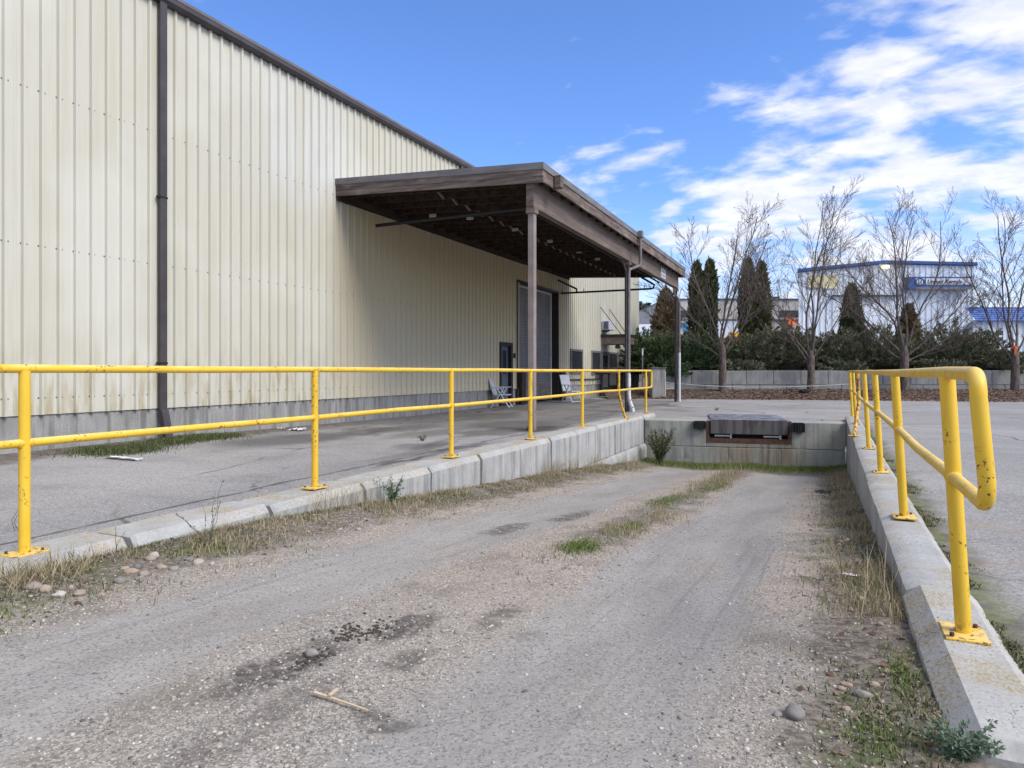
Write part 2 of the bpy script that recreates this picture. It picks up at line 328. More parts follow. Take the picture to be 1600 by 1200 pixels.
m.col(c); bb = m.bump(sp, .5, .006); m.bump(m.math('SUBTRACT', mid, m.math('MAXIMUM', k1, k2)), .35, .03, bb); MT['asphalt'] = m.m
# --- ramp surface
m = NM('ramp_gravel_road', .95, 0, .15); x, y, z = m.xyz()
wx = m.math('ADD', x, m.mul(m.math('SUBTRACT', m.noise(1.3, 4, .6, stretch=(1, .5, 1)), .5), .5))
sp = m.xyz(m.voro(120, out='Color')); edg = m.rng(m.voro(120, feat='DISTANCE_TO_EDGE'), .10, .0)
base = m.mix(m.rng(sp[0], 0, 1), (.185, .172, .150), (.45, .415, .365)); pinkc = m.mix(m.rng(sp[1], 0, 1), (.245, .205, .165), (.53, .455, .38))
pm = m.mul(m.rng(m.noise(.9, 4, .6), .30, .52), m.rng(y, 1.6, 5.0, .25, 1.0)); grav = m.mix(pm, base, pinkc)
grav = m.mix(m.mul(edg, .55), grav, (.085, .078, .07)); grav = m.mix(m.rng(m.noise(2.1, 5, .65), .50, .70, 0, .6), grav, (.165, .145, .115))
lane = m.mix(m.rng(m.noise(2.2, 5, .6, stretch=(1, .25, 1)), .3, .7), (.275, .258, .235), (.365, .346, .315)); lane = m.mix(m.rng(sp[0], .65, 1, 0, .35), lane, (.44, .43, .41)); lane = m.mix(m.rng(sp[1], .35, 0, 0, .6), lane, (.11, .108, .105)); lane = m.mix(m.mul(edg, .18), lane, (.1, .1, .1))
wid = m.rng(y, 1.5, 6, .12, 0.0)
l1 = m.rng(m.math('ABSOLUTE', m.math('ADD', wx, 2.62)), .56, .34); l2 = m.rng(m.math('ABSOLUTE', m.math('ADD', wx, .82)), .56, .34)
ln = m.mul(m.math('MAXIMUM', l1, l2), m.rng(m.noise(1.6, 4, .6, stretch=(1, .4, 1)), .28, .46, .45, 1.0), m.rng(y, 15.0, 14.0))
c = m.mix(ln, grav, lane)
jn = m.mul(m.math('SUBTRACT', m.noise(3.0, 4, .6), .5), .8)
soilc = m.mix(m.rng(m.noise(26, 4, .7), .36, .64), (.075, .062, .048), (.24, .205, .165)); soilc = m.mix(m.rng(m.noise(3.5, 4, .6), .50, .66, 0, .7), soilc, (.075, .095, .028))
e = m.math('MAXIMUM', m.rng(m.math('ADD', x, jn), -3.30, -3.62), m.rng(m.math('ADD', x, jn), -.16, .06))
e = m.math('MAXIMUM', e, m.rng(m.math('ADD', y, jn), 14.4, 15.1)); e2 = m.mul(m.rng(m.math('ABSOLUTE', m.math('ADD', m.math('ADD', x, jn), 1.62)), .30, .10), m.rng(y, 4.0, 5.2), .8)
c = m.mix(m.mul(m.math('MAXIMUM', e, e2), .9), c, soilc)
for (px, py, rx, ry, a) in ((-2.50, 5.30, .14, .40, .8), (-2.30, 6.35, .13, .55, .85), (-1.86, 1.98, .13, .34, .9), (-1.70, 2.55, .09, .22, .9), (-1.50, 2.22, .08, .12, .7), (-1.62, 1.60, .08, .4, .5), (-1.30, 1.78, .15, .05, .7), (-1.42, 2.9, .07, .22, .7), (-1.2, 2.7, .09, .10, .4)):
    q = m.nn('ShaderNodeVectorMath', operation='LENGTH'); v = m.map(m.warp(m.warp(m.P, 5, .22), 22, .07), (1 / rx, 1 / ry, 0), (-px / rx, -py / ry, 0)); m.put(v, q.inputs[0])
    c = m.mix(m.mul(m.rng(q.outputs['Value'], 1.25, .55), m.rng(m.noise(17, 5, .7), .30, .55), a), c, m.mix(m.rng(m.noise(40, 3, .7), .4, .6), (.06, .052, .045), (.12, .107, .095)))
# faint tyre lines running up the ramp
tl = m.mul(m.rng(m.noise(2.5, 4, .6, stretch=(7, .12, 1)), .58, .68), .35); c = m.mix(tl, c, (.17, .165, .16))
m.col(c); bb = m.bump(sp[0], .6, .008); m.bump(m.noise(9, 5, .65), .5, .025, bb); MT['ramp'] = m.m
MT['soil'] = simple('planter_soil', (.09, .065, .05), .95, 0, .4, 5, .5, 20)
# --- vegetation (colours vary per blade / leaf)
def veg(name, stops, rough=.75):
    m = NM(name, rough, 0, .2); m.col(m.ramp(m.isl(), stops)); return m.m
MT['dry'] = veg('dry_grass', [(0, (.20, .155, .09)), (.3, (.36, .29, .19)), (.6, (.45, .385, .26)), (.8, (.26, .23, .12)), (1, (.13, .16, .06))])
MT['green'] = veg('green_grass', [(0, (.06, .10, .02)), (.4, (.10, .165, .03)), (.7, (.15, .21, .05)), (1, (.32, .29, .15))])
MT['mixg'] = veg('mixed_weeds', [(0, (.06, .08, .03)), (.35, (.11, .13, .055)), (.6, (.20, .18, .11)), (.8, (.30, .25, .16)), (1, (.09, .11, .04))])
MT['sage'] = veg('sage_leaf', [(0, (.07, .11, .07)), (.5, (.13, .19, .12)), (1, (.20, .27, .18))])
MT['herb'] = veg('herb_leaf', [(0, (.035, .085, .03)), (.5, (.06, .14, .05)), (1, (.10, .18, .06))])
MT['bushl'] = veg('olive_leaf', [(0, (.035, .05, .018)), (.5, (.075, .10, .035)), (.85, (.12, .13, .05)), (1, (.20, .17, .09))])
MT['jun_g'] = veg('juniper_green', [(0, (.035, .065, .025)), (.5, (.085, .135, .055)), (.9, (.14, .19, .08)), (1, (.18, .17, .10))])
MT['jun_b'] = veg('juniper_grey', [(0, (.09, .10, .055)), (.4, (.175, .19, .11)), (.75, (.25, .25, .165)), (1, (.29, .25, .18))])
MT['cedar'] = veg('cedar_foliage', [(0, (.040, .055, .022)), (.5, (.085, .10, .038)), (.85, (.13, .14, .055)), (1, (.19, .15, .075))])
MT['cedar_b'] = veg('browned_cedar', [(0, (.09, .065, .03)), (.5, (.17, .125, .055)), (1, (.25, .18, .09))])
MT['core'] = simple('dark_core_trunk', (.022, .020, .014), .95)  # near-black, for the added occluding cores and the fir trunks
MT['fir'] = veg('far_fir', [(0, (.030, .048, .040)), (.5, (.055, .078, .062)), (1, (.085, .105, .085))])
MT['leafr'] = veg('fallen_leaves', [(0, (.085, .045, .032)), (.35, (.155, .080, .055)), (.7, (.22, .135, .09)), (1, (.31, .24, .18))])
m = NM('tree_bark', .9, 0, .15); m.col(m.mix(m.rng(m.noise(14, 4, .6, stretch=(1, 1, .3)), .35, .65), (.075, .060, .052), (.165, .135, .118))); MT['bark'] = m.m
m = NM('stones', .85, 0, .25); m.col(m.mix(m.mul(m.rng(m.noise(60, 3), .4, .7), .3), m.ramp(m.nn('ShaderNodeObjectInfo').outputs['Random'], [(0, (.18, .17, .16)), (.3, (.28, .26, .24)), (.55, (.34, .26, .20)), (.75, (.38, .32, .26)), (1, (.48, .46, .43))]), (.15, .14, .13))); MT['stone'] = m.m
m = NM('gravel_bits', .9, 0, .2); m.col(m.ramp(m.isl(), [(0, (.12, .115, .11)), (.3, (.24, .235, .22)), (.55, (.33, .29, .25)), (.75, (.42, .35, .29)), (1, (.52, .50, .46))])); MT['gravel'] = m.m
MT['wood'] = simple('split_wood', (.62, .47, .32), .8, 0, .12, 20)
MT['mud'] = simple('mud_clod', (.065, .055, .046), .95, 0, .3, 30, .8, 60)
MT['litter'] = simple('scrap_plastic', (.60, .62, .62), .4, 0, .1)
MT['w_wall'] = NM('pale_blue_siding', .5).m
m = NM('pale_far_siding', .5, 0, .3); m.col(m.mix(m.rng(m.noise(1, 4, stretch=(1, 1, .2)), .3, .7), (.58, .63, .70), (.68, .72, .77))); MT['w_wall'] = m.m
MT['w_blue'] = simple('blue_trim', (.035, .09, .26), .5); MT['w_roofblue'] = simple('blue_roof_sheet', (.015, .085, .34), .45)
MT['w_cream'] = simple('faded_cream_panel', (.62, .56, .34), .6); MT['w_beige'] = simple('beige_block', (.46, .43, .40), .8, 0, .12, 1); MT['w_dark'] = simple('dark_panel', (.05, .05, .06), .4)
MT['navy'] = simple('navy_paint', (.015, .04, .17), .4); MT['orange'] = simple('orange_sign_paint', (.72, .16, .05), .6, 0, .3); MT['redcar'] = simple('red_paint', (.42, .03, .02), .3); MT['yelm'] = simple('machine_yellow', (.75, .42, .02), .4)
MT['skyblue'] = simple('light_blue_paint', (.03, .28, .62), .5)
m = NM('lamp_glow', .5); m.b.inputs['Emission Color'].default_value = (1, .85, .5, 1); m.b.inputs['Emission Strength'].default_value = 2.2; m.col((.8, .7, .4)); MT['lamp'] = m.m
# ================================================================== THE GROUND
XW0, XW1 = -4.0, .34                                     # faces of the two ramp walls
def axis(a, *parts): return sorted(set([a] + [v for p in parts for v in p]))
xs = sorted(set([-900, -300, -120, -60, -35] + [round(-25 + .8 * i, 2) for i in range(26)] + [-4.25, -3, -2, -1, 0, .5] + [.7, 1, 1.4, 2, 3, 4, 6, 8, 11, 15, 20, 30, 50, 100, 300, 900]))
xs = [v for v in xs if not (-4.25 < v < .5)]
ys = sorted(set([-400, -100, -30, -12, -5.0] + [round(-4 + 1.0 * i, 2) for i in range(20)] + [16.5] + [18, 20, 23, 27, 32, 40, 60, 100, 200, 500, 1200]))
def gpt(x, y):
    if y == 16.5: y = 16.42 + max(0, min(1, (x + 4.25) / 4.75)) * .80
    b = mnoise.noise(Vector((x * .35, y * .35, 0))) * .018 if abs(x) < 30 and -5 < y < 40 else 0
    if -4.6 < x < .8: b *= .2
    return (x, y, gz(y) + b)
mb = MB(); idx = {}
for i, x in enumerate(xs):
    for j, y in enumerate(ys): idx[i, j] = len(mb.v); mb.v.append(gpt(x, y))
for i in range(len(xs) - 1):
    for j in range(len(ys) - 1):
        if xs[i] >= -4.25 and xs[i + 1] <= .5 and ys[j] >= -5 and ys[j + 1] <= 16.5: continue
        mb.f.append((idx[i, j], idx[i + 1, j], idx[i + 1, j + 1], idx[i, j + 1])); mb.m.append(0); mb.sm.append(True)
tag(mb.build('parking_lot', MT['asphalt']), kind='structure')
# ramp down to the dock
def ramp_h(x, y):
    h = ramp_z(y); u = sm(1.0, 4.0, y)
    h -= .022 * u * (math.exp(-((x + 2.62) / .38) ** 2) + math.exp(-((x + .82) / .38) ** 2))
    h += .07 * u * math.exp(-((x + 3.95) / .30) ** 2) + .05 * u * math.exp(-((x - .30) / .22) ** 2) + .012 * u * math.exp(-((x + 1.62) / .25) ** 2)
    h += .014 * mnoise.noise(Vector((x * 1.4, y * 1.1, 3))) + .006 * mnoise.noise(Vector((x * 6, y * 6, 1)))
    for (px, py, rx, ry, d) in ((-2.30, 6.35, .16, .5, .02), (-2.5, 5.3, .16, .4, .02), (-1.86, 1.98, .14, .3, .02)):
        h -= d * math.exp(-((x - px) / rx) ** 2 - ((y - py) / ry) ** 2)
    return h
nx, ny = 96, 420
X = np.linspace(-4.25, .5, nx); Y = -5 + 22.6 * (np.linspace(0, 1, ny)) ** 1.0
V = np.array([(a, b, ramp_h(a, b)) for b in Y for a in X])
I = np.arange((ny - 1) * nx).reshape(ny - 1, nx)[:, :-1].ravel(); T = np.stack([I, I + 1, I + nx + 1, I + nx], 1)
tag(np_mesh('ramp_road', V, T, MT['ramp'], smooth=True), kind='structure')
# ================================================================== RAMP WALLS of cast concrete blocks
def cast_block(prof, y0, y1, seed, amp=.006, gap=.010, endch=.03):
    """profile (x,z) swept along y, chamfered ends, surface slightly uneven"""
    pts = []
    n = len(prof)
    for i in range(n):
        a, b = Vector((*prof[i], 0)), Vector((*prof[(i + 1) % n], 0)); k = max(1, int((b - a).length / .09))
        for q in range(k): p = a.lerp(b, q / k); pts.append((p.x, p.y))
    cx = sum(p[0] for p in pts) / len(pts); cz = sum(p[1] for p in pts) / len(pts)
    yy = [y0 + gap, y0 + gap + endch]; L = y1 - y0; k = max(2, int(L / .12)); yy += [y0 + gap + endch + (L - 2 * gap - 2 * endch) * i / k for i in range(1, k)] + [y1 - gap - endch, y1 - gap]
    mb = MB(); m_ = len(pts); vs = []
    for j, y in enumerate(yy):
        s_ = endch if j in (0, len(yy) - 1) else 0
        for (x, z) in pts:
            dx, dz = x - cx, z - cz; l = max(1e-6, sqrt(dx * dx + dz * dz)); nn = mnoise.noise(Vector((x * 3 + seed, y * 3, z * 3))) * amp + mnoise.noise(Vector((x * 11 + seed, y * 11, z * 11))) * amp * .5
            vs.append((x + dx / l * (nn - s_ * .8), y, z + dz / l * (nn - s_ * .8)))
    fs = [(j * m_ + i, j * m_ + (i + 1) % m_, (j + 1) * m_ + (i + 1) % m_, (j + 1) * m_ + i) for j in range(len(yy) - 1) for i in range(m_)]
    mb.add(vs, fs, 0, True); mb.f += [tuple(range(m_))[::-1], tuple(range(len(vs) - m_, len(vs)))]; mb.m += [0, 0]; mb.sm += [False, False]
    return mb
wl = empty('retaining_wall', 'long concrete block wall left of the ramp carrying the longer yellow handrail', 'retaining wall', (XW0, 0, 0))
for k in range(-3, 11):
    y0 = 4.11 + 1.2 * k; y1 = min(y0 + 1.2, 17.3) if k < 10 else 17.3
    dzk = rnd.uniform(-.012, .012) - (.03 if k == -3 else 0); dx = rnd.uniform(-.008, .008); ch = .05
    prof = [(-.42 + dx, -.7), (0 + dx, -.66), (0 + dx, -.045 - ch * .4 + dzk), (-ch + dx, 0 + dzk), (-.38 + dx, 0 + dzk), (-.42 + dx, -.04 + dzk)][::-1]
    prof = [(a, max(b, -.66 if k > -4 else b)) for a, b in prof]
    cast_block(prof, y0, y1, k * 7.3, .007, .022, .022).build('concrete_block', MT['conc'], wl)
for k in range(5, 10):
    y0 = 4.71 + 1.2 * k; cast_block([(-.42, -1.5), (.05, -1.5), (.05, -.74), (.01, -.67), (-.42, -.67)][::-1], y0, min(y0 + 1.2, 17.0), k * 3.1 + 50).build('concrete_block', MT['conc'], wl)
wr = empty('retaining_wall', 'lichen-spotted concrete block wall right of the ramp carrying the short yellow handrail', 'retaining wall', (XW1, 0, 0))
ye = [2.30, 3.95, 5.15, 6.35, 7.55, 8.75, 9.95, 11.15, 12.35, 13.55, 14.75, 15.95, 17.15, 18.2]
for k in range(len(ye) - 1):
    dx = rnd.uniform(-.006, .006); dzk = rnd.uniform(-.01, .01)
    if k == 0: prof = [(-.01, -.6), (-.01, -.065), (.065, 0.0), (.245, 0.0), (.30, -.05), (.30, -.6)]
    else: prof = [(0 + dx, -.66), (0 + dx, -.03 + dzk), (.05 + dx, -.005 + dzk), (.24, -.005 + dzk), (.28, -.04), (.28, -.66)]
    cast_block(prof, ye[k], ye[k + 1], k * 5.7 + 100, .009 if k == 0 else .006, endch=.045 if k == 0 else .03).build('concrete_block', MT['conc2'] if k == 0 else MT['conc'], wr)
for k in range(6, 13):
    cast_block([(.01, -1.5), (.01, -.67), (.28, -.67), (.28, -1.5)], ye[k] - .6, ye[k + 1] - .6, k * 2.7 + 200).build('concrete_block', MT['conc'], wr)
# ================================================================== DOCK WALL (end of the ramp)
A = Vector((-3.99, 16.10, 0)); B = Vector((.335, 16.88, 0)); DE = (B - A).normalized(); DL = (B - A).length; DA = math.atan2(DE.y, DE.x)
def dk(px, py):       # photo pixel -> (s along the dock face, height)
    a = (px - 800) / F; d = Vector((a * CT - ST, a * ST + CT, 0)); n = Vector((-DE.y, DE.x, 0)); t = A.dot(n) / d.dot(n); p = d * t
    return (p - A).dot(DE), HC + (580 - py) / F * t
DT = -.10
wd = empty('dock_wall', 'concrete dock wall closing the bottom of the ramp, rust-stained below the leveler', 'dock wall', A, DA)
s0, zt0 = dk(1104, 656); s1, _ = dk(1237, 658); _, zb = dk(1104, 694); zb = -.60
def dblock(a, b, z0, z1, y1=.5, seed=0):
    pf = [(0, z0), (0, z1 - .02), (.02, z1), (y1, z1), (y1, z0)]
    q = cast_block([(y, z) for y, z in pf], a, b, seed, .004, .003, .006)
    q.v = [(v[1], v[0], v[2]) for v in q.v]; q.f = [f[::-1] for f in q.f]; return q
for a, b, z0, z1, y1, sd_ in ((0, s0, -.70, DT, .5, 1), (s1, DL, -.70, DT, .5, 2), (s0, s1, -.70, zb, 2.3, 3), (0, .9, -1.5, -.71, .5, 4), (.9, 1.9, -1.5, -.71, .5, 5), (1.9, 3.05, -1.5, -.71, .5, 6), (3.05, DL, -1.5, -.71, .5, 7)):
    dblock(a, b, z0, z1, y1, sd_).build('concrete_block', MT['dock'], wd)
lv = empty('dock_leveler', 'steel dock leveler with rusty pit frame set into the dock wall', 'dock leveler', A, DA)
MB().box(s0 - .0, s0 + .07, -.012, .06, zb, DT + .006).box(s1 - .07, s1, -.012, .06, zb, DT + .006).box(s0 + .07, s1 - .07, -.012, .06, zb, zb + .10).build('pit_frame', MT['rust'], lv)
MB().box(s0 + .09, s1 - .085, -.05, .02, zb + .20, DT + .03, b=.006).build('lip', MT['dsteel'], lv)
MB().box(s0 + .09, s1 - .085, .02, 2.1, DT + .004, DT + .034, b=.004).build('deck_plate', MT['dplate'], lv)
for a in (s0 + .36, s1 - .42): MB().tube([(a - .18, .02, zb + .15), (a + .16, .02, zb + .15)], .03, 10).box(a + .16, a + .20, -.02, .05, zb + .10, zb + .22).build('roller', MT['metal'], lv)
MB().box(s0 - .05, s1 + .05, .30, .34, zb - .05, DT - .02).build('pit_back', MT['jamb'], lv)
for (px0, px1, py0, py1, lab) in ((1083, 1104, 657, 672, 'black rubber dock bumper at the left edge of the leveler'), (1236, 1257, 660, 677, 'black rubber dock bumper at the right edge of the leveler')):
    a, zt = dk(px0, py0); b, zz = dk(px1, py1); b_ = empty('dock_bumper', lab, 'bumper', A, DA, 'bumpers on the dock wall')
    q = MB()
    for i in range(7): u = a + .03 + (b - a - .06) * i / 7; q.box(u, u + (b - a - .06) / 7 - .006, -.15 + .012 * abs(i - 3) + rnd.uniform(-.004, .004), -.006, zz + rnd.uniform(0, .02) + .01 * abs(i - 3), zt)
    q.build('rubber_pad', MT['rubber'], b_)
    for e_ in (a, b - .03): MB().box(e_, e_ + .026, -.13, -.003, zz + .03, zt - .02).build('end_plate', MT['rubber'], b_)
    for e_ in (a - .006, b + .001):
        for h in (.07, .14, .20): MB().box(e_ - .002, e_ + .006, -.09, -.07, zz + h, zz + h + .018).build('bolt', MT['metal'], b_)
# ================================================================== YELLOW HANDRAILS
def rail(name_lab, loc, posts, ztop, zmid, ends, lean, base, r_rail=.025, r_post=.030):
    t = empty('handrail', name_lab, 'handrail', loc)
    def lx(z): return lean * (z - 0)
    y0, y1 = ends; rb = .07
    def loop(y, sgn, closed):       # return bend from top rail down to mid rail
        pts = []
        for i in range(7): a = pi / 2 * i / 6; pts.append((lx(ztop), y - sgn * rb + sgn * rb * sin(a), ztop - rb + rb * cos(a)))
        for i in range(7): a = pi / 2 * i / 6; pts.append((lx(zmid), y - sgn * rb + sgn * rb * cos(a), zmid + rb - rb * sin(a)))
        return pts
    tp = [(lx(ztop) + rnd.uniform(-.003, .003), y, ztop + rnd.uniform(-.004, .004)) for y in np.arange(y0 + rb + .6, y1 - rb - .5, 1.22)]
    MB().tube([(lx(ztop), y0 + rb, ztop)] + tp + [(lx(ztop), y1 - rb, ztop)], r_rail, 16).build('top_rail', MT['yellow'], t)
    mp_ = [(lx(zmid) + rnd.uniform(-.006, .006), y, zmid + rnd.uniform(-.008, .008)) for y in np.arange(y0 + rb + .6, y1 - rb - .5, 1.22)]
    MB().tube([(lx(zmid), y0 + rb, zmid)] + mp_ + [(lx(zmid), y1 - rb, zmid)], r_rail * .96, 16).build('mid_rail', MT['yellow'], t)
    MB().tube(loop(y1, 1, 0), r_rail, 16).build('end_bend', MT['yellow'], t)
    MB().tube(loop(y0, -1, 0), r_rail * 1.0, 16).build('end_bend', MT['yellow'], t)
    for y, bent in posts:
        if bent:
            dx, dy = bent; pts = [(lx(ztop), y, ztop - .01), (lx(.6), y, .56), (lx(.5) + dx * .25, y + dy * .25, .38), (dx * .8, y + dy * .8, .10), (dx, y + dy, base + .01)]
            o = MB().tube(pts, r_post * .95, 14).build('post', MT['yrust'], t); o['label'] = 'bent rust-patched post'
            x_, y_ = dx, y + dy
        else:
            o = MB().tube([(0, y, base + .005), (lx(.5), y, .5), (lx(ztop), y, ztop - .01)], r_post, 16).build('post', MT['yellow'], t); x_, y_ = 0, y
        if not bent:
            for sg_ in (-1, 1): MB().tube([(lx(zmid), y + sg_ * (r_post + .008), zmid), (lx(zmid), y + sg_ * (r_post - .004), zmid)], [r_rail + .001, r_rail + .005], 14).build('weld_collar', MT['yellow'], o)
        MB().box(x_ - .075, x_ + .075, y_ - .10, y_ + .10, base + .001, base + .011, b=.002).tube([(x_ - .05, y_ - .07, base + .01), (x_ - .05, y_ - .07, base + .024)], .009, 6, 1).tube([(x_ + .05, y_ + .07, base + .01), (x_ + .05, y_ + .07, base + .024)], .009, 6, 1).build('base_plate', [MT['yellow'], MT['rust']], o)
    return t
rail('longer yellow pipe handrail along the left side of the ramp', (-4.2, 0, 0), [(2.38 + 2.445 * k, (.10, .18) if k == 5 else None) for k in range(-1, 7)], 1.062, .633, (-.7, 17.65), 0.0, .0)
rail('yellow pipe handrail with chipped bend on the right-hand ramp wall', (.488, 0, 0), [(3.24 + 2.42 * k, (-.13, -.45) if k == 4 else None) for k in range(7)], 1.040, .62, (2.60, 18.0), -.055, -.003, .025, .029)
# ================================================================== WAREHOUSE (its own slightly turned frame)
WROT = -(atan(506 / 1067) - TH)
wh = empty('warehouse', 'large cream ribbed-metal warehouse filling the left of the picture', 'warehouse', (0, 0, 0), WROT)
LX = -9.95; PER = .2345; Z0, Z1 = .447, 7.10; WY0, WY1 = -16.0, 37.3
ROLL = (21.35, 25.2, 4.15); DOOR = (20.05, 20.85, 1.95)
mb = MB(); k = 0; y = WY0; prevcol = None
def zbot(y):
    if ROLL[0] - .01 <= y < ROLL[1] - .08: return ROLL[2]
    if DOOR[0] - .01 <= y < DOOR[1] - .08: return DOOR[2]
    return Z0
levels = [Z0, .68, 2.78, 4.92, 7.02]
while y < WY1:
    zb_ = zbot(y)
    prof = [(0, 0), (.150, 0), (.164, .042), (.200, .042), (.214, 0), (PER, 0)]
    minor = [(0, 0), (.055, 0), (.062, .005), (.09, .005), (.097, 0), (.150, 0)]
    prof = minor[:-1] + prof[1:]
    n0 = len(mb.v)
    for (a, h) in prof: mb.v += [(LX + h, y + a, zb_), (LX + h, y + a, Z1)]
    for i in range(len(prof) - 1): mb.f.append((n0 + 2 * i, n0 + 2 * i + 2, n0 + 2 * i + 3, n0 + 2 * i + 1)); mb.m.append(0); mb.sm.append(False)
    if y > -1.0 and y < 22:
        for zz in levels:
            if zz < zb_: continue
            for a in ((.148, .226) if k % 4 else (.140, .160, .226)):
                if zz == Z0: continue
                u = y + a; w = .0095; mb.add([(LX + .002, u - w, zz - w), (LX + .002, u + w, zz - w), (LX + .002, u + w, zz + w), (LX + .002, u - w, zz + w), (LX + .014, u, zz)], [(0, 1, 4), (1, 2, 4), (2, 3, 4), (3, 0, 4)], 1)
    y += PER; k += 1
WY1 = y
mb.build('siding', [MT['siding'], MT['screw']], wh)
MB().box(LX - .3, LX - .02, WY0, DOOR[0], -.6, Z0 + .03).box(LX - .3, LX - .02, DOOR[1], ROLL[0], -.6, Z0 + .03).box(LX - .3, LX - .02, ROLL[1], WY1, -.6, Z0 + .03).build('foundation', MT['found'], wh)
# gable ends, roof, eave gutter
MB().add([(LX, WY1, -.3), (LX - 34, WY1, -.3), (LX - 34, WY1, 7.1), (LX - 17, WY1, 8.9), (LX, WY1, 7.1)], [(0, 1, 2, 3, 4)]).add([(LX, WY0, -.3), (LX - 34, WY0, -.3), (LX - 34, WY0, 7.1), (LX - 17, WY0, 8.9), (LX, WY0, 7.1)], [(4, 3, 2, 1, 0)]).add([(LX - 34, WY0, -.3), (LX - 34, WY1, -.3), (LX - 34, WY1, 7.1), (LX - 34, WY0, 7.1)], [(0, 1, 2, 3)]).build('end_wall', MT['siding'], wh)
MB().add([(LX + .02, WY0 - .2, 7.16), (LX + .02, WY1 + .2, 7.16), (LX - 17, WY1 + .2, 8.95), (LX - 17, WY0 - .2, 8.95), (LX - 34.1, WY1 + .2, 7.16), (LX - 34.1, WY0 - .2, 7.16)], [(0, 1, 2, 3), (3, 2, 4, 5)]).build('roof', MT['roof'], wh)
MB().prism([(LX + .003, 7.03), (LX + .10, 7.03), (LX + .14, 7.08), (LX + .14, 7.21), (LX + .12, 7.21), (LX + .003, 7.17)][::-1], WY0 - .2, WY1 + .2).build('gutter', MT['trim'], wh)
MB().box(LX + .14, LX + .146, WY0 - .2, WY1 + .2, 7.16, 7.215).build('gutter_lip', MT['flash'], wh)
def dspout(y, zb_, w=.064):
    o = MB().box(LX + .04, LX + .04 + w, y - w, y + w, zb_, 7.06, b=.008).build('downspout', MT['trim'], wh)
    for zz in (3.87, 1.18):
        if zz > zb_: MB().box(LX + .03, LX + .04 + w + .004, y - w - .03, y + w + .004, zz - .015, zz + .015).build('strap', MT['blackpipe'], o)
    return o
dspout(7.59, .40)
M_ = Matrix.Translation((LX + .09, 7.59, .40)) @ Matrix.Rotation(radians(-14), 4, 'Y')
MB().box(-.045, .045, -.064, .064, -.46, .02, M=M_).build('downspout_shoe', MT['trim'], wh)
dspout(17.4, 5.3)
# roll-up door
rd = MB()
zz = -.06
while zz < ROLL[2] - .05:
    h = .10; rd.add([(LX - .30, ROLL[0], zz), (LX - .30, ROLL[1], zz), (LX - .278, ROLL[1], zz + .03), (LX - .278, ROLL[0], zz + .03), (LX - .278, ROLL[0], zz + .085), (LX - .278, ROLL[1], zz + .085), (LX - .30, ROLL[1], zz + h), (LX - .30, ROLL[0], zz + h)], [(0, 1, 2, 3), (3, 2, 5, 4), (4, 5, 6, 7)]); zz += h
rdo = rd.build('roll_up_door', MT['rollup'], wh)
MB().box(LX - .276, LX - .25, ROLL[0] + .45, ROLL[1] - .4, -.05, .55).build('bottom_panel', MT['flash'], rdo)
MB().box(LX - .27, LX - .20, ROLL[1] - .20, ROLL[1] - .12, -.05, ROLL[2] - .1).box(LX - .27, LX - .20, ROLL[0], ROLL[1] - .12, ROLL[2] - .1, ROLL[2] - .03).build('door_track', MT['offwhite'], rdo)
MB().box(LX - .31, LX + .045, ROLL[1] - .06, ROLL[1] + .04, -.1, ROLL[2] + .05).box(LX - .31, LX + .045, ROLL[0] - .06, ROLL[0] + .02, -.1, ROLL[2] + .05).box(LX - .31, LX + .045, ROLL[0], ROLL[1], ROLL[2] - .03, ROLL[2] + .06).build('door_jamb', MT['jamb'], wh)
for yy in (ROLL[0] + .03, ROLL[1] + .05): MB().box(LX + .05, LX + .20, yy, yy + .34, -.1, 1.05, b=.01).build('jamb_guard', MT['jamb'], wh)
# personnel door
do = MB().box(LX - .10, LX - .06, DOOR[0] + .06, DOOR[1] - .04, -.05, DOOR[2] - .06).build('door', MT['bluedoor'], wh)
MB().box(LX - .058, LX - .054, DOOR[0] + .33, DOOR[1] - .2, .95, 1.75).build('door_pane', MT['glass'], do)
MB().tube([(LX - .03, DOOR[0] + .14, .95), (LX - .03, DOOR[0] + .24, .95)], .016, 8).build('door_handle', MT['metal'], do)
MB().box(LX - .12, LX + .05, DOOR[0] - .03, DOOR[0] + .05, -.08, DOOR[2] + .06).box(LX - .12, LX + .05, DOOR[1] - .05, DOOR[1] + .10, -.08, DOOR[2] + .06).box(LX - .12, LX + .05, DOOR[0] + .05, DOOR[1] - .05, DOOR[2] - .06, DOOR[2] + .06).build('door_frame', MT['jamb'], wh)
MB().box(LX + .035, LX + .09, 21.0, 21.09, 1.50, 1.66).build('call_box', MT['blackpipe'], wh)
# windows and entrance further along
def window(y0, y1, z0, z1, bars=()):
    o = MB().box(LX + .034, LX + .075, y0, y0 + .09, z0, z1).box(LX + .034, LX + .075, y1 - .09, y1, z0, z1).box(LX + .034, LX + .075, y0 + .09, y1 - .09, z1 - .09, z1).box(LX + .034, LX + .075, y0 + .09, y1 - .09, z0, z0 + .07).build('window', MT['flash'], wh)
    MB().box(LX + .036, LX + .055, y0 + .09, y1 - .09, z0 + .07, z1 - .09).build('window_pane', MT['glass'], o)
window(26.55, 28.0, .95, 1.98); window(29.2, 30.5, .9, 1.98); window(31.75, 33.2, .3, 1.98)
o = MB().box(LX + .036, LX + .08, 30.55, 31.7, -.1, 1.96).build('door', MT['flash'], wh)
MB().box(LX + .081, LX + .086, 30.75, 31.5, .3, 1.8).build('door_pane', MT['glass'], o)
MB().box(LX + .05, LX + .07, 25.4, 30.5, .66, .72).build('drip_flashing', MT['trim'], wh)
aw = MB().box(LX + .04, LX + 1.33, 30.6, 31.7, 2.30, 2.64).build('entrance_awning', MT['beam'], wh)
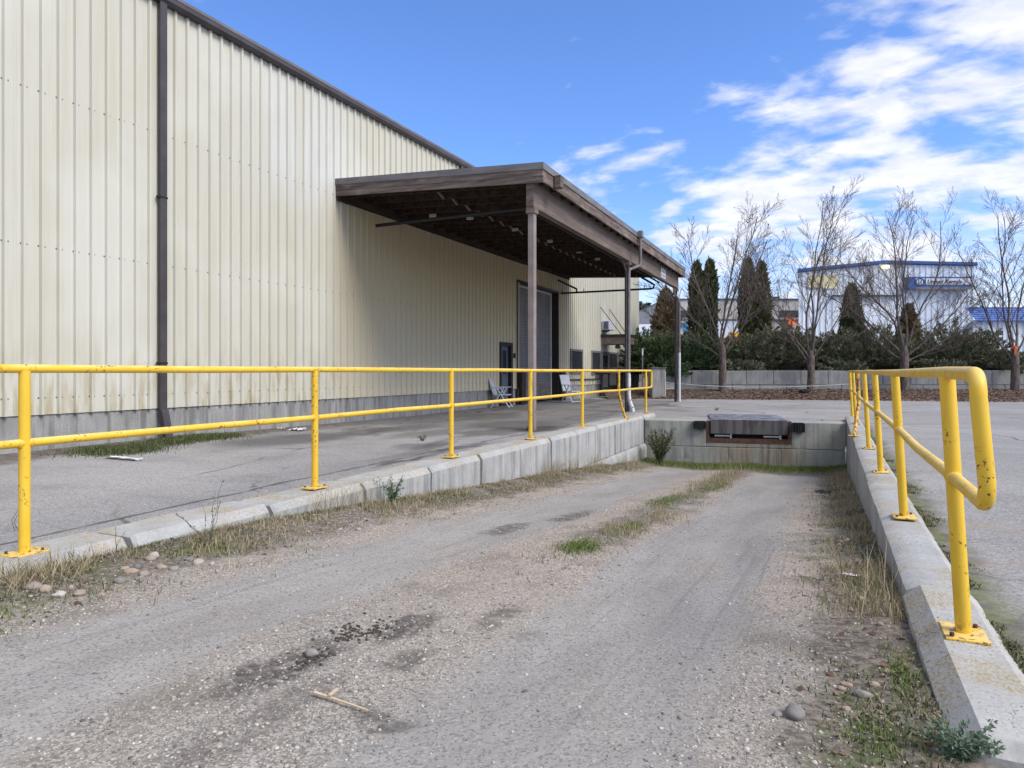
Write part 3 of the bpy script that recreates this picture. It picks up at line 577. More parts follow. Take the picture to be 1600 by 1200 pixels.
MB().box(LX + .04, LX + 1.36, 30.57, 31.73, 2.645, 2.76).build('awning_flashing', MT['jamb'], aw)
for yy in (30.5, 31.95): MB().tube([(LX + .03, yy, 4.05), (LX + 1.0, yy + .1 if yy < 31 else 31.65, 2.76)], .018, 6).build('awning_rod', MT['blackpipe'], aw)
MB().tube([(LX + .8, 30.75, 2.30), (LX + .8, 30.75, 2.22), (LX + .8, 30.75, 2.10)], [.03, .13, .11], 10).build('lamp_shade', MT['darkpipe'], aw)
ac = MB().box(LX + .04, LX + .42, 30.7, 31.5, 2.98, 3.42, b=.02).build('air_conditioner', MT['white'], wh)
MB().box(LX + .14, LX + .36, 30.69, 30.699, 3.03, 3.37).build('vent_grille', MT['bluedoor'], ac)
MB().box(LX + .04, LX + .4, 30.72, 30.76, 2.90, 2.975).tube([(LX + .04, 30.74, 2.78), (LX + .4, 30.74, 2.93)], .015, 6).build('bracket', MT['blackpipe'], ac)
MB().box(LX + .036, LX + .18, 33.75, 34.2, 1.0, 1.66, b=.01).tube([(LX + .1, 34.0, 1.0), (LX + .1, 34.0, .1)], .025, 6).tube([(LX + .1, 34.0, .55), (LX + .1, 33.7, .55), (LX + .1, 33.7, .1)], .025, 6).build('meter_box', MT['metal'], wh)
# ================================================================== LOADING CANOPY
CROT = TH - atan(488 / 1067)
cn = empty('loading_canopy', 'flat brown timber canopy on posts beside the roll-up door', 'canopy', (0, 0, 0), CROT)
CY0, CY1 = 12.0, 26.5; FX = -4.85; WXc = -9.98
def ctop(x): return 5.01 + (5.28 - 5.01) * (FX - x) / (FX - WXc)   # falls towards the ramp
def slope_box(q, x0, x1, y0, y1, t0, t1, mi=0):    # t0,t1 are drops below the top line
    vs = [(x, y, ctop(x) - t) for x in (x0, x1) for y in (y0, y1) for t in (t1, t0)]
    q.add(vs, [(0, 1, 3, 2), (4, 6, 7, 5), (0, 4, 5, 1), (2, 3, 7, 6), (0, 2, 6, 4), (1, 5, 7, 3)], mi); return q
slope_box(MB(), FX - .05, FX, CY0 + .05, CY1, .13, .355).build('front_fascia', MT['fascia'], cn)
slope_box(slope_box(MB(), WXc, FX, CY0, CY0 + .05, .13, .255), WXc, FX, CY0 + .004, CY0 + .05, .258, .375).build('end_fascia', MT['fascia_x'], cn)
slope_box(MB(), WXc, FX, CY1 + .001, CY1 + .05, .13, .37).build('end_fascia', MT['fascia_x'], cn)
slope_box(slope_box(slope_box(MB(), FX, FX + .02, CY0 - .015, CY1 + .06, 0, .13), WXc, FX, CY0 - .02, CY0 - .001, 0, .13), WXc, FX, CY1 + .052, CY1 + .07, 0, .13).build('roof_flashing', MT['flash'], cn)
slope_box(MB(), WXc, FX - .001, CY0, CY1 + .05, .01, .06).build('roof_deck', MT['roof'], cn)
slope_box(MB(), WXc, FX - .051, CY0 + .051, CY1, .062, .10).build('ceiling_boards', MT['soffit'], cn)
q = MB()
y = CY0 + .35
while y < CY1: slope_box(q, WXc + .05, FX - .06, y, y + .045, .101, .335); y += .61
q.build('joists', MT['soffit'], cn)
q = MB()
for i in range(23):
    y = CY0 + .41 + .61 * i; x = WXc + 2.4
    if y + .5 < CY1: q.add([(x, y, ctop(x) - .13), (x + .05, y, ctop(x) - .13), (x + .05, y + .54, ctop(x) - .31), (x, y + .54, ctop(x) - .31), (x, y, ctop(x) - .17), (x + .05, y, ctop(x) - .17), (x + .05, y + .54, ctop(x) - .35), (x, y + .54, ctop(x) - .35)], [(0, 1, 2, 3), (7, 6, 5, 4), (0, 3, 7, 4), (1, 5, 6, 2)])
q.build('bridging', MT['beam'], cn)
MB().box(-5.23, -5.07, 12.10, 26.4, 4.205, 4.80, b=.006).build('beam', MT['beam'], cn)
LM = Matrix.Translation((-9.95 + .0138 * 12 + .042, 12.06, 0)) @ Matrix.Rotation(-.0138, 4, 'Z')
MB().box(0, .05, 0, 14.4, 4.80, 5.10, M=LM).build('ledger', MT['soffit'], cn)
MB().box(-5.225, -5.075, 12.08, 12.10, 4.22, 4.74).build('beam_end_cap', MT['fascia_x'], cn)
for i, y in enumerate((12.20, 19.25, 26.30)):
    hw_ = .050 if i == 2 else .065; o = MB().box(-5.15 - hw_, -5.15 + hw_, y - hw_, y + hw_, -.3, 4.20, b=.01).build('post', MT['column'] if i == 0 else MT['darkpipe'], cn)
    MB().box(-5.24, -5.06, y - .10, y + .10, 4.10, 4.21).build('post_cap', MT['beam'], o)
    if i == 2: o['label'] = 'dark far corner post'
# scuppers and downspouts on the front fascia
MB().box(FX + .021, FX + .16, 12.55, 12.72, 4.66, 4.90, b=.01).build('scupper', MT['fascia'], cn)
o = MB().box(FX + .021, FX + .15, 19.15, 19.33, 4.86, 5.05, b=.01).tube([(FX + .08, 19.24, 4.9), (FX + .08, 19.24, 4.20), (FX + .06, 19.20, 4.06), (-5.0, 18.90, 3.92), (-5.0, 18.86, 3.8), (-5.0, 18.85, 1.0)], .042, 10).build('downspout', MT['greypipe'], cn)
MB().tube([(-5.0, 18.85, 1.0), (-5.0, 18.85, .40), (-4.99, 18.87, .22), (-4.93, 18.95, .0), (-4.92, 18.97, -.1)], [.052, .052, .055, .058, .058], 12).build('lower_pipe', MT['whitechip'], o)
MB().tube([(-5.25, 18.6, 4.25), (-5.18, 18.85, 4.15), (-5.12, 18.95, 3.9), (-5.12, 18.97, -.1)], .03, 8).build('conduit', MT['darkpipe'], cn)
o = MB().tube([(-5.10, 25.7, 4.15), (-5.10, 25.75, 3.95), (-5.02, 26.0, 3.80), (-4.98, 26.1, 3.6), (-4.98, 26.1, 1.75)], .045, 10).build('downspout', MT['greypipe'], cn)
MB().tube([(-4.98, 26.1, 1.75), (-4.98, 26.1, -.1)], .050, 12).build('lower_pipe', MT['white'], o)
MB().tube([(WXc + .6, 13.0, 4.40), (-5.5, 12.7, 4.35)], .04, 8).tube([(-5.5, 12.7, 4.35), (-5.5, 25.0, 4.3)], .03, 8).build('sprinkler_pipe', MT['blackpipe'], cn)
q = MB().tube([(WXc + .2, 25.6, 4.16), (-5.95, 25.6, 4.16), (-5.85, 25.6, 4.18), (-5.82, 25.6, 4.3), (-5.9, 25.55, 4.36), (-6.2, 25.2, 4.55)], .038, 8)
for xx in (-9.5, -8.6, -6.2): q.tube([(xx, 25.6, 4.16), (xx, 25.6, 4.30)], .018, 6)
q.tube([(-8.9, 25.6, 4.18), (-8.9, 25.6, 4.3), (-9.3, 24.6, 4.55)], .038, 8).build('sprinkler_pipe', MT['blackpipe'], cn)
for (x, y) in ((-8.7, 14.2), (-8.0, 14.8), (-7.55, 16.5), (-7.3, 18.4), (-7.1, 20.4), (-7.0, 22.0)): MB().box(x, x + .16, y, y + .07, 4.78, 4.85).build('light_fitting', MT['offwhite'], cn)
o = MB().box(-5.068, -5.06, 23.30, 24.0, 4.27, 4.60).build('placard', MT['white'], cn)
q = MB()
for r_ in range(2):
    for c_ in range(3): q.box(-5.059, -5.057, 23.38 + c_ * .19, 23.38 + c_ * .19 + .13, 4.32 + r_ * .14, 4.32 + r_ * .14 + .03).box(-5.059, -5.057, 23.38 + c_ * .19, 23.38 + c_ * .19 + .04, 4.352 + r_ * .14, 4.40 + r_ * .14)
q.build('printed_marks', MT['navy'], o)
# ================================================================== CHAIRS
def chair(loc, rz, label, z=0):
    t = empty('folding_chair', label, 'chair', loc, rz, 'white plastic chairs by the warehouse wall')
    W = .24; M_ = MT['white']
    Mb = Matrix.Translation((-.22, 0, .42)) @ Matrix.Rotation(radians(-17), 4, 'Y')
    q = MB(); q.box(-.02, .02, -W, W, 0, .62, M=Mb, b=.012); q.build('backrest', M_, t)
    MB().box(-.24, .26, -W, W, .385, .42, b=.01).build('seat', M_, t)
    for s_ in (-1, 1):
        MB().box(-.30, .26, s_ * W - .03, s_ * W + .03, .63, .655, b=.008).build('armrest', M_, t)
        MB().tube([(-.30, s_ * (W + .01), 0), (.0, s_ * (W + .01), .42), (.12, s_ * (W + .01), .635)], .022, 6).build('leg', M_, t)
        MB().tube([(.30, s_ * (W + .01), 0), (.02, s_ * (W + .01), .42), (-.12, s_ * (W + .01), .635)], .022, 6).build('leg', M_, t)
    for e_ in (-.27, .27): MB().tube([(e_, -W, .04), (e_, W, .04)], .014, 6).build('stretcher', M_, t)
p = G(784, 637, -.11); chair((p.x, p.y, -.10), TH + radians(-12), 'white reclining chair to the left of the roll-up door')
p = G(893, 629, -.11); chair((p.x, p.y, -.10), TH + radians(-50), 'white reclining chair to the right of the roll-up door')
# ================================================================== PLANTER: wall, soil, leaves
FR = Vector((CT, ST, 0)); FW = Vector((-ST, CT, 0))
pw = empty('planter_wall', 'two-course concrete block planter wall across the back of the lot', 'retaining wall', FW * 30.5, TH)
k = 0
x = (1038 - 800) / F * 30.5
while x < 34:
    for (z0, z1, off) in ((.475, 1.075 + rnd.uniform(-.008, .008), 0), (-.15, .455, .6)):
        pf = [(0, z0), (0, z1 - .02), (.02, z1), (.6, z1), (.6, z0)]
        q = cast_block(pf, x + off, x + off + 1.22, k * 1.7 + off, .004, .008, .02); q.v = [(v[1], v[0] + rnd.uniform(-.0, .0) + (.02 if off else 0), v[2]) for v in q.v]; q.f = [f[::-1] for f in q.f]
        q.build('concrete_block', MT['planter'], pw)
    x += 1.22; k += 1
def frontal(name, x0, x1, z0, z1, hf, mat, nx=60, nz=14):
    V = []; 
    for j in range(nz):
        for i in range(nx): a = x0 + (x1 - x0) * i / (nx - 1); b = z0 + (z1 - z0) * j / (nz - 1); p = FR * a + FW * b; V.append((p.x, p.y, hf(a, b)))
    I = np.arange((nz - 1) * nx).reshape(nz - 1, nx)[:, :-1].ravel(); return np_mesh(name, np.array(V), np.stack([I, I + 1, I + nx + 1, I + nx], 1), mat, smooth=True)
tag(frontal('planter_soil', 3.0, 40, 31.0, 40, lambda a, b: 1.0 + .25 * sm(31, 34, b) + .08 * mnoise.noise(Vector((a, b, 0))), MT['soil']), kind='structure')
def edge(a): return 28.0 - 3.2 * sm(5, 26, a) + .25 * mnoise.noise(Vector((a * .8, 0, 5)))
def bermh(a, b):
    u = (b - edge(a)) / (30.6 - edge(a)); return -.125 + .36 * sm(-.02, 1, u) + .03 * mnoise.noise(Vector((a * 2, b * 2, 2))) * sm(0, .2, u)
tag(frontal('leaf_bed', 4.0, 40, 24.4, 30.7, bermh, MT['soil'], 160, 40), kind='structure')
def leaves(name, pts, size, mat, seed, label, cat, parent=None, kind='stuff', flat=.5):
    r = np.random.RandomState(seed); n = len(pts); P = np.array(pts)
    a = r.uniform(0, 2 * pi, n); tl = r.uniform(-flat, flat, n); s_ = r.uniform(.6, 1.3, n)[:, None] * size
    u = np.stack([np.cos(a), np.sin(a), tl], 1) * s_; w = np.stack([-np.sin(a), np.cos(a), r.uniform(-flat, flat, n)], 1) * s_ * .62
    V = np.stack([P - u, P + w, P + u, P - w], 1).reshape(-1, 3); T = np.arange(4 * n).reshape(n, 4)
    o = np_mesh(name, V, T, mat, parent)
    if parent is None: tag(o, label, cat, None, kind)
    return o
r = np.random.RandomState(3); pts = []
for _ in range(15000):
    a = r.uniform(5, 27); e_ = edge(a); b = e_ + (30.4 - e_) * (r.rand() ** 1.0) - .12 * r.rand(); dens = .35 + .65 * sm(8.5, 12, a)
    if r.rand() > dens: continue
    p = FR * a + FW * b; pts.append((p.x, p.y, bermh(a, b) + .015 + r.uniform(0, .03)))
for _ in range(3500):
    a = r.uniform(5, 30); b = r.uniform(31.1, 33.5); p = FR * a + FW * b; pts.append((p.x, p.y, 1.03 + .25 * sm(31, 34, b) + r.uniform(0, .06)))
leaves('fallen_leaves', pts, .042, MT['leafr'], 4, 'red-brown fallen leaves along the foot of the planter wall', 'leaves')
# concrete kerb strip between lot and leaf bed handled by the lot; cabinet at the left end
p = D(1028, 611, 29.0)
cb = empty('utility_cabinet', 'weathered dark grey utility cabinet at the left end of the planter wall', 'utility cabinet', (p.x, p.y, -.1), TH)
MB().box(-.32, .26, -.3, .5, 0, 1.27, b=.015).build('housing', MT['found'], cb); MB().box(-.36, .30, -.34, .54, 1.272, 1.31).build('lid', MT['flash'], cb); MB().box(.262, .275, -.27, .1, .1, 1.15).build('side_panel', MT['whitechip'], cb)
# dark low wall left of the cabinet
p0 = D(1003, 600, 29.5)
# rope
q = MB(); pts = [D(px, py, 29.2 - .3 * i) for i, (px, py) in enumerate(((1035, 597.5), (1065, 600), (1110, 603), (1160, 605), (1210, 605), (1260, 603.5), (1330, 600)))]
tag(MB().tube(pts, .012, 5).build('rope', MT['offwhite']), 'pale sagging rope strung in front of the planter wall', 'rope')
p = D(1004, 580, 30.2); mk = empty('marker_post', 'thin white marker post standing in the green juniper', 'marker post', (p.x, p.y, 0), TH)
MB().box(-.022, .022, -.02, .02, 0, 2.05).build('shaft', MT['flash'], mk); MB().box(-.03, .03, -.025, -.021, 1.75, 2.05).build('plate', MT['white'], mk)
p = D(1256, 606, 29.2); q = MB()
for i in range(9): a = rnd.uniform(0, 2 * pi); q.box(-.12, .12, -.07, .07, 0, .1, M=Matrix.Translation((p.x + rnd.uniform(-.12, .12), p.y + rnd.uniform(-.1, .1), .12 + rnd.uniform(-.03, .06))) @ Matrix.Rotation(a, 4, 'Z') @ Matrix.Rotation(rnd.uniform(-.5, .5), 4, 'X'), b=.02)
tag(q.build('rubbish_bag', MT['rubber']), 'small heap of black rubbish at the foot of the planter wall', 'rubbish')
# ================================================================== SHRUBS AND TREES
def leaf_cloud(P, DIR, L, Wd, r):
    """triangular leaf faces: base points P, directions DIR, lengths, widths"""
    n = len(P); rv = r.normal(size=(n, 3)); sd_ = np.cross(DIR, rv); sd_ /= np.linalg.norm(sd_, axis=1)[:, None] + 1e-9
    w = sd_ * (Wd[:, None] / 2); tip = P + DIR * L[:, None]; mid = P + DIR * (L * .45)[:, None]
    V = np.stack([P, mid + w, tip, mid - w], 1).reshape(-1, 3); return V, np.arange(4 * n).reshape(n, 4)
def blob(rx, ry, h, z0=0, seed=0, n=10):
    mb = MB(); vs = []
    for j in range(n):
        v = j / (n - 1)
        for i in range(14):
            a = 2 * pi * i / 14; rr = (sin(pi * (.12 + .88 * (1 - v)) * .5) if 0 else sqrt(max(0.0, 1 - v ** 2.2))) * (1 + .22 * mnoise.noise(Vector((cos(a) * 1.5 + seed, sin(a) * 1.5, v * 3))))
            vs.append((rx * rr * cos(a), ry * rr * sin(a), z0 + h * v))
    mb.add(vs, [(j * 14 + i, j * 14 + (i + 1) % 14, (j + 1) * 14 + (i + 1) % 14, (j + 1) * 14 + i) for j in range(n - 1) for i in range(14)], 0, True); return mb
def juniper(loc, rx, ry, h, mat, seed, label, nspray=130, per=46):
    r = np.random.RandomState(seed); t = empty('juniper_shrub', label, 'shrub', loc, TH, 'junipers on the planter')
    Ps, Ds, Ls = [], [], []
    for k in range(nspray):
        az = r.uniform(0, 2 * pi); el = np.arcsin(r.uniform(.0, .98)); L = r.uniform(.60, 1.30)
        end = np.array([cos(az) * cos(el) * rx, sin(az) * cos(el) * ry, sin(el) ** .75 * h + .10]) * L; st = end * r.uniform(.35, .6)
        tt = r.uniform(0, 1, per) ** .8; ax = end - st; ln = np.linalg.norm(ax); axn = ax / ln
        side = np.cross(axn, [0, 0, 1.0]); side /= np.linalg.norm(side) + 1e-6; up = np.cross(side, axn)
        w = r.normal(size=per) * .15 * (1.1 - tt); P = st + ax * tt[:, None] + side * w[:, None] + up * (r.normal(size=per) * .035)[:, None] + np.array([0, 0, -.16 * ln]) * (tt ** 2)[:, None]
        d = axn + side * (np.sign(w) * r.uniform(.2, .9, per))[:, None] + r.normal(size=(per, 3)) * .22 + np.array([0, 0, .12]); d /= np.linalg.norm(d, axis=1)[:, None]
        Ps.append(P); Ds.append(d); Ls.append(r.uniform(.08, .20, per))
    P = np.concatenate(Ps); Dd = np.concatenate(Ds); L = np.concatenate(Ls); V, T = leaf_cloud(P, Dd, L, L * .36, r)
    np_mesh('foliage', V, T, mat, t); blob(rx * .55, ry * .55, h * .60, -.1, seed).build('branches', MT['core'], t)  # added dark solid core, occludes the gaps like inner shade; not modelled branches
    return t
def fr(px, z, zz): p = D(px, 580, z); return (p.x, p.y, zz)
jl = [  # px, depth, rx, ry, h, green?, label
 (1012, 34.5, 1.2, 1.1, 2.0, 1, 'dark green juniper just right of the canopy downspout', 1.0),
 (1042, 32.0, 1.4, 1.2, 1.75, 1, 'dark green juniper behind the far canopy post, under the browned cedar', .9),
 (1088, 32.4, 1.4, 1.2, 1.75, 1, 'dark green juniper in front of the twin cedar left of the forked tree', 1.0),
 (1046, 30.9, .95, .7, .75, 1, 'low green juniper hanging over the left end of the planter wall', .75),
 (1136, 33.0, 1.3, 1.1, 1.35, 0, 'greyish juniper behind the trunk of the first bare tree from the left', 1.0),
 (1182, 32.8, 1.6, 1.2, 1.95, 0, 'greyish juniper below the second twin cedar', 1.0),
 (1232, 32.6, 1.5, 1.3, 2.15, 0, 'greyish juniper directly left of the second bare tree', 1.0),
 (1282, 33.0, 1.5, 1.2, 1.7, 0, 'greyish juniper directly right of the second bare tree', 1.0),
 (1330, 33.0, 1.6, 1.2, 1.80, 0, 'greyish juniper at the foot of the short cone-shaped cedar', 1.0),
 (1378, 32.8, 1.5, 1.2, 2.1, 0, 'greyish juniper just left of the third bare tree', 1.0),
 (1432, 33.0, 1.6, 1.3, 1.75, 0, 'greyish juniper just right of the third bare tree', 1.0),
 (1484, 32.6, 1.6, 1.3, 2.2, 0, 'greyish juniper under the far shop sign', 1.0),
 (1528, 32.4, 1.3, 1.2, 1.90, 0, 'greyish juniper in front of the corner between the two pale buildings', 1.0),
 (1562, 31.4, 1.2, 1.0, 1.10, 0, 'low juniper spilling over the wall just left of the rightmost bare tree', .9),
 (1640, 32.8, 1.3, 1.2, .8, 0, 'low juniper at the right edge of the picture', 1.0),
]
jl += [(1165, 31.3, .9, .6, .62, 0, 'low juniper bough over the wall between the first and second bare trees', .85), (1318, 31.3, 1.0, .6, .55, 0, 'low juniper bough over the wall between the second and third bare trees', .85), (1470, 31.2, 1.0, .6, .70, 0, 'low juniper bough over the wall right of the third bare tree', .8)]
for i, (px, z, rx, ry, h, g, lab, zz) in enumerate(jl): juniper(fr(px, z, zz), rx, ry, h, MT['jun_g' if g else 'jun_b'], 20 + i, lab, 150 if h > 1.3 else 90, 95)
def cedar(loc, lobes, mat, seed, label, n=15000):
    r = np.random.RandomState(seed); t = empty('columnar_cedar', label, 'tree', loc, TH, 'columnar cedars behind the junipers')
    PP, DD, LL = [], [], []; q = MB()
    for (ox, rad, h, pw) in lobes:
        m_ = n // len(lobes); v = r.uniform(0, 1, m_) ** .85; a = r.uniform(0, 2 * pi, m_)
        prof = lambda v: rad * np.minimum(1, (1 - v) * pw) ** .62 * (.80 + .20 * np.minimum(1, v * 6))
        bump_ = 1 + .16 * np.sin(a * 5 + v * 23 + seed) * np.sin(v * 31 + a * 2) + .05 * np.sin(a * 3 - v * 9 + seed * 2) ; rr = prof(v) * bump_ * (1 - .22 * r.uniform(0, 1, m_) ** 2)
        PP.append(np.stack([ox + rr * np.cos(a), rr * np.sin(a), v * h * .98], 1)); d = np.stack([np.cos(a) * .55, np.sin(a) * .55, np.full(m_, 1.0)], 1) + r.normal(size=(m_, 3)) * .33; d /= np.linalg.norm(d, axis=1)[:, None]; DD.append(d); LL.append(r.uniform(.09, .24, m_) * np.where(r.rand(m_) < .04, 1.8, 1.0))
        vs = []
        for j in range(12):
            vv = j / 11
            for i in range(10): rr_ = float(prof(np.array(min(vv, .985)))) * .74; vs.append((ox + rr_ * cos(2 * pi * i / 10), rr_ * sin(2 * pi * i / 10), vv * h * .93))
        q.add(vs, [(j * 10 + i, j * 10 + (i + 1) % 10, (j + 1) * 10 + (i + 1) % 10, (j + 1) * 10 + i) for j in range(11) for i in range(10)], 0, True)
    P = np.concatenate(PP); Dd = np.concatenate(DD); L = np.concatenate(LL); V, T = leaf_cloud(P, Dd, L, L * .40, r)
    np_mesh('crown', V, T, mat, t); q.build('trunk', MT['core'], t)  # added dark core following the lobes to occlude the crown; not a modelled trunk
def cz(px_c, py_top, z, z0=.9): return D(px_c, py_top, z).z - z0
cedar(fr(1041, 36, .9), [(0, .62, cz(1041, 452, 36), 3.0)], MT['cedar_b'], 1, 'browned cedar column showing below the far end of the canopy beam')
cedar(fr(1099, 37, .9), [(-.36, .34, cz(0, 408, 37), 5), (.34, .36, cz(0, 405, 37), 5)], MT['cedar'], 2, 'tall double-tipped cedar just right of the canopy corner')
cedar(fr(1179, 37, .9), [(-.34, .44, cz(0, 403, 37), 3.2), (.36, .46, cz(0, 408, 37), 3.0)], MT['cedar'], 3, 'broad double-tipped cedar standing left of the pale gabled building')
cedar(fr(1331, 36, .9), [(0, .62, cz(0, 446, 36), 1.6)], MT['cedar'], 4, 'single pointed cedar in front of the middle of the gabled building')
cedar(fr(1420, 36, .9), [(0, .62, cz(0, 476, 36), 1.7)], MT['cedar_b'], 5, 'short browned cedar directly behind the third bare tree', 6000)
# bare trees
def bare_tree(loc, H, seed, label, limbs, trunk_h=1.5, r0=.15, spread=1.0, detail=1.0):
    rr = random.Random(seed); t = empty('bare_tree', label, 'tree', loc, TH, 'leafless trees along the planter')
    q = MB(); tips = []
    def limb(p, d, L, r, depth):
        seg = max(3, int(L / .45)) if depth < 2 else 3
        pts = [p]; rad = [r]; dd = d.copy()
        for i in range(seg):
            dd = (dd + Vector((rr.gauss(0, .10), rr.gauss(0, .10), rr.gauss(.008, .05)))).normalized(); pts.append(pts[-1] + dd * L / seg); rad.append(max(.005, r * (1 - .72 * (i + 1) / seg)))
        q.tube(pts, rad, 7 if depth == 0 else 5 if depth == 1 else 3, caps=False)
        if depth >= 3: tips.append(pts[-1]); return
        nch = {0: 11, 1: 8, 2: 6}[depth]; nch = max(2, int(nch * detail * rr.uniform(.8, 1.2)))
        for c in range(nch):
            u = .12 + .86 * (c + rr.random()) / nch; f = u * seg; i = min(seg - 1, int(f)); bp = pts[i].lerp(pts[i + 1], f - i); bd = (pts[i + 1] - pts[i]).normalized()
            side = bd.orthogonal().normalized(); side.rotate(Matrix.Rotation(rr.uniform(0, 2 * pi), 3, bd)); an = rr.uniform(.45, .85)
            nd = (bd * cos(an) + side * sin(an) + Vector((0, 0, .22))).normalized()
            limb(bp, nd, L * (1 - .55 * u) * {0: .46, 1: .50, 2: .50}[depth] * rr.uniform(.8, 1.25), max(.0065, rad[i] * .5), depth + 1)
    tr = [Vector((0, 0, -.3)), Vector((.01, 0, .1)), Vector((.02, .01, trunk_h * .5)), Vector((.0, 0, trunk_h)), Vector((0, 0, trunk_h + .25))]
    MB().tube(tr, [r0 * 1.5, r0 * 1.15, r0, r0 * .98, r0 * .6], 12).build('trunk', MT['bark'], t)
    for (ax, ay, L, z_, rl) in limbs:
        d = Vector((ax * 1.25, ay * 1.25 , 1)).normalized(); limb(Vector((0, 0, trunk_h * z_)), d, L * H, r0 * rl * .54, 0)
    q.build('crown', MT['bark'], t)
    r = np.random.RandomState(seed); n = min(160, len(tips))
    if n: P = np.array([tips[i] for i in r.choice(len(tips), n, False)]); leaves('dry_leaves', P, .035, MT['leafr'], seed, None, None, t, flat=1.0)
    return t
def std_limbs(seed, n=6, sp=.45):
    rr = random.Random(seed * 13); out = []
    for i in range(n): a = 2 * pi * (i + rr.random() * .5) / n; s_ = sp * rr.uniform(.6, 1.25); out.append((cos(a) * s_, sin(a) * s_, rr.uniform(.66, .9), rr.uniform(.8, 1.05), rr.uniform(.45, .62)))
    out.append((.03, .02, .88, 1.0, .7)); return out
bare_tree(fr(1129, 29.9, .22), 6.3, 11, 'bare forked tree at the left of the row, with a second limb leaning right', [(-.55, .1, .80, .95, .55), (-.30, -.2, .85, 1.0, .55), (-.10, .1, .9, 1.0, .6), (.10, 0, .95, 1.0, .68), (.42, .05, .86, .95, .62), (.62, -.1, .72, .8, .45), (-.8, .2, .6, .8, .4)], 1.75, .15)
bare_tree(fr(1267, 29.9, .20), 7.3, 12, 'slender bare tree second from the left in front of the planter wall', [(-.42, 0, .86, .9, .5), (-.16, .1, .92, 1.0, .6), (.10, -.1, .95, 1.0, .62), (.30, .1, .88, 1.0, .55), (.55, -.05, .7, .85, .42), (-.6, .15, .6, .75, .38)], 1.5, .15)
bare_tree(fr(1413, 29.9, .18), 6.8, 13, 'wide bare tree third from the left, in front of the shop sign', [(-.62, 0, .82, .9, .5), (-.28, .15, .92, 1.0, .58), (-.03, 0, .97, 1.0, .6), (.14, -.1, .93, 1.0, .55), (.40, .1, .90, .95, .52), (.68, -.1, .78, .85, .46), (-.95, .1, .62, .75, .36), (1.0, .1, .6, .7, .36)], 1.7, .17)
bare_tree(fr(1586, 29.9, .16), 6.6, 14, 'bare tree at the right edge of the picture with an orange ribbon', [(-.55, 0, .85, .75, .55), (-.30, .1, .95, .9, .5), (-.06, -.1, .95, 1.0, .6), (.16, .1, .95, 1.0, .58), (.45, 0, .8, .9, .5)], 1.6, .16)
bare_tree(fr(1712, 31.0, .16), 7.6, 16, 'bare tree just beyond the right edge of the picture', std_limbs(6), 1.5, .15, 1, .7)
p = fr(1585, 29.7, 0); tag(MB().tube([(p[0], p[1], 2.02), (p[0], p[1], 2.14)], .12, 8).box(p[0] - .02, p[0] + .05, p[1] - .16, p[1] - .12, 1.75, 2.05).build('ribbon', MT['orange']), 'faded orange ribbon tied round the rightmost tree', 'ribbon')
# ================================================================== BACKGROUND
def ribbed(q, x0, x1, zl, y, step=.6, mi=0):     # vertical ribbed sheet facing the camera, zl(x) gives the top
    x = x0
    while x < x1 - 1e-6:
        w = min(step, x1 - x); vs = []
        for a, h in ((0, 0), (.55, 0), (.65, -.09), (.9, -.09), (1, 0)): vs += [(x + a * w, y + h, 0), (x + a * w, y + h, zl(x + a * w))]
        q.add(vs, [(2 * i, 2 * i + 2, 2 * i + 3, 2 * i + 1) for i in range(4)], mi); x += w
    return q
ZB = 72.0
gb = empty('gabled_building', 'pale blue ribbed-metal building with blue-edged gable behind the bare trees', 'building', (FW.x * ZB, FW.y * ZB, -.1), TH)
def bx(px): return (px - 800) / F * ZB
def bz(py): return HC + .1 + (580 - py) / F * ZB
xl, xr, xm = bx(1248), bx(1521), bx(1379)
def gtop(x): return bz(422) + (bz(409) - bz(422)) * (x - xl) / (xm - xl) if x < xm else bz(409) + (bz(412) - bz(409)) * (x - xm) / (xr - xm)
ribbed(MB(), xl, xr, gtop, 0, .62).build('wall', MT['w_wall'], gb)
MB().add([(xl, 0, 0), (xl + 6, 14, 0), (xl + 6, 14, gtop(xl)), (xl, 0, gtop(xl)), (xr, 0, 0), (xr + 6, 14, 0), (xr + 6, 14, gtop(xr)), (xr, 0, gtop(xr))], [(0, 3, 2, 1), (4, 5, 6, 7)]).build('side_wall', MT['w_wall'], gb)
MB().add([(x + (6 if y > 0 else 0), y, gtop(x) + .05) for x in (xl - .2, xm, xr + .2) for y in (-.3, 14)], [(0, 2, 3, 1), (2, 4, 5, 3)]).build('roof', MT['w_blue'], gb)
q = MB()
for a, b in ((xl - .25, xm), (xm, xr + .25)):
    q.add([(a, -.32, gtop(a) - .16), (b, -.32, gtop(b) - .16), (b, -.32, gtop(b) + .12), (a, -.32, gtop(a) + .12), (a, -.1, gtop(a) - .28), (b, -.1, gtop(b) - .28)], [(0, 1, 2, 3), (0, 4, 5, 1)])
q.build('roof_trim', MT['w_blue'], gb)
MB().box(bx(1262), bx(1308), -.2, -.11, bz(451), bz(431)).build('faded_yellow_panel', MT['w_cream'], gb)
MB().box(bx(1338), bx(1362), -.2, -.11, bz(459), bz(443)).build('blank_sign', MT['white'], gb)
MB().box(bx(1298), bx(1402), -.45, -.11, bz(463.5), bz(461.5)).build('door_canopy', MT['w_dark'], gb)
MB().box(bx(1301), bx(1399), -.13, -.10, 0, bz(464)).build('loading_door', MT['w_wall'], gb)
o = MB().box(bx(1376.5), bx(1385), -.6, -.33, bz(420), bz(415.5)).build('wall_lamp', MT['lamp'], gb)
sg = MB().box(bx(1412), bx(1511), -.8, -.11, bz(453), bz(434)).build('shop_sign', MT['w_blue'], gb)
MB().box(bx(1424), bx(1510), -.84, -.802, bz(446), bz(436.5)).build('sign_face', MT['white'], sg)
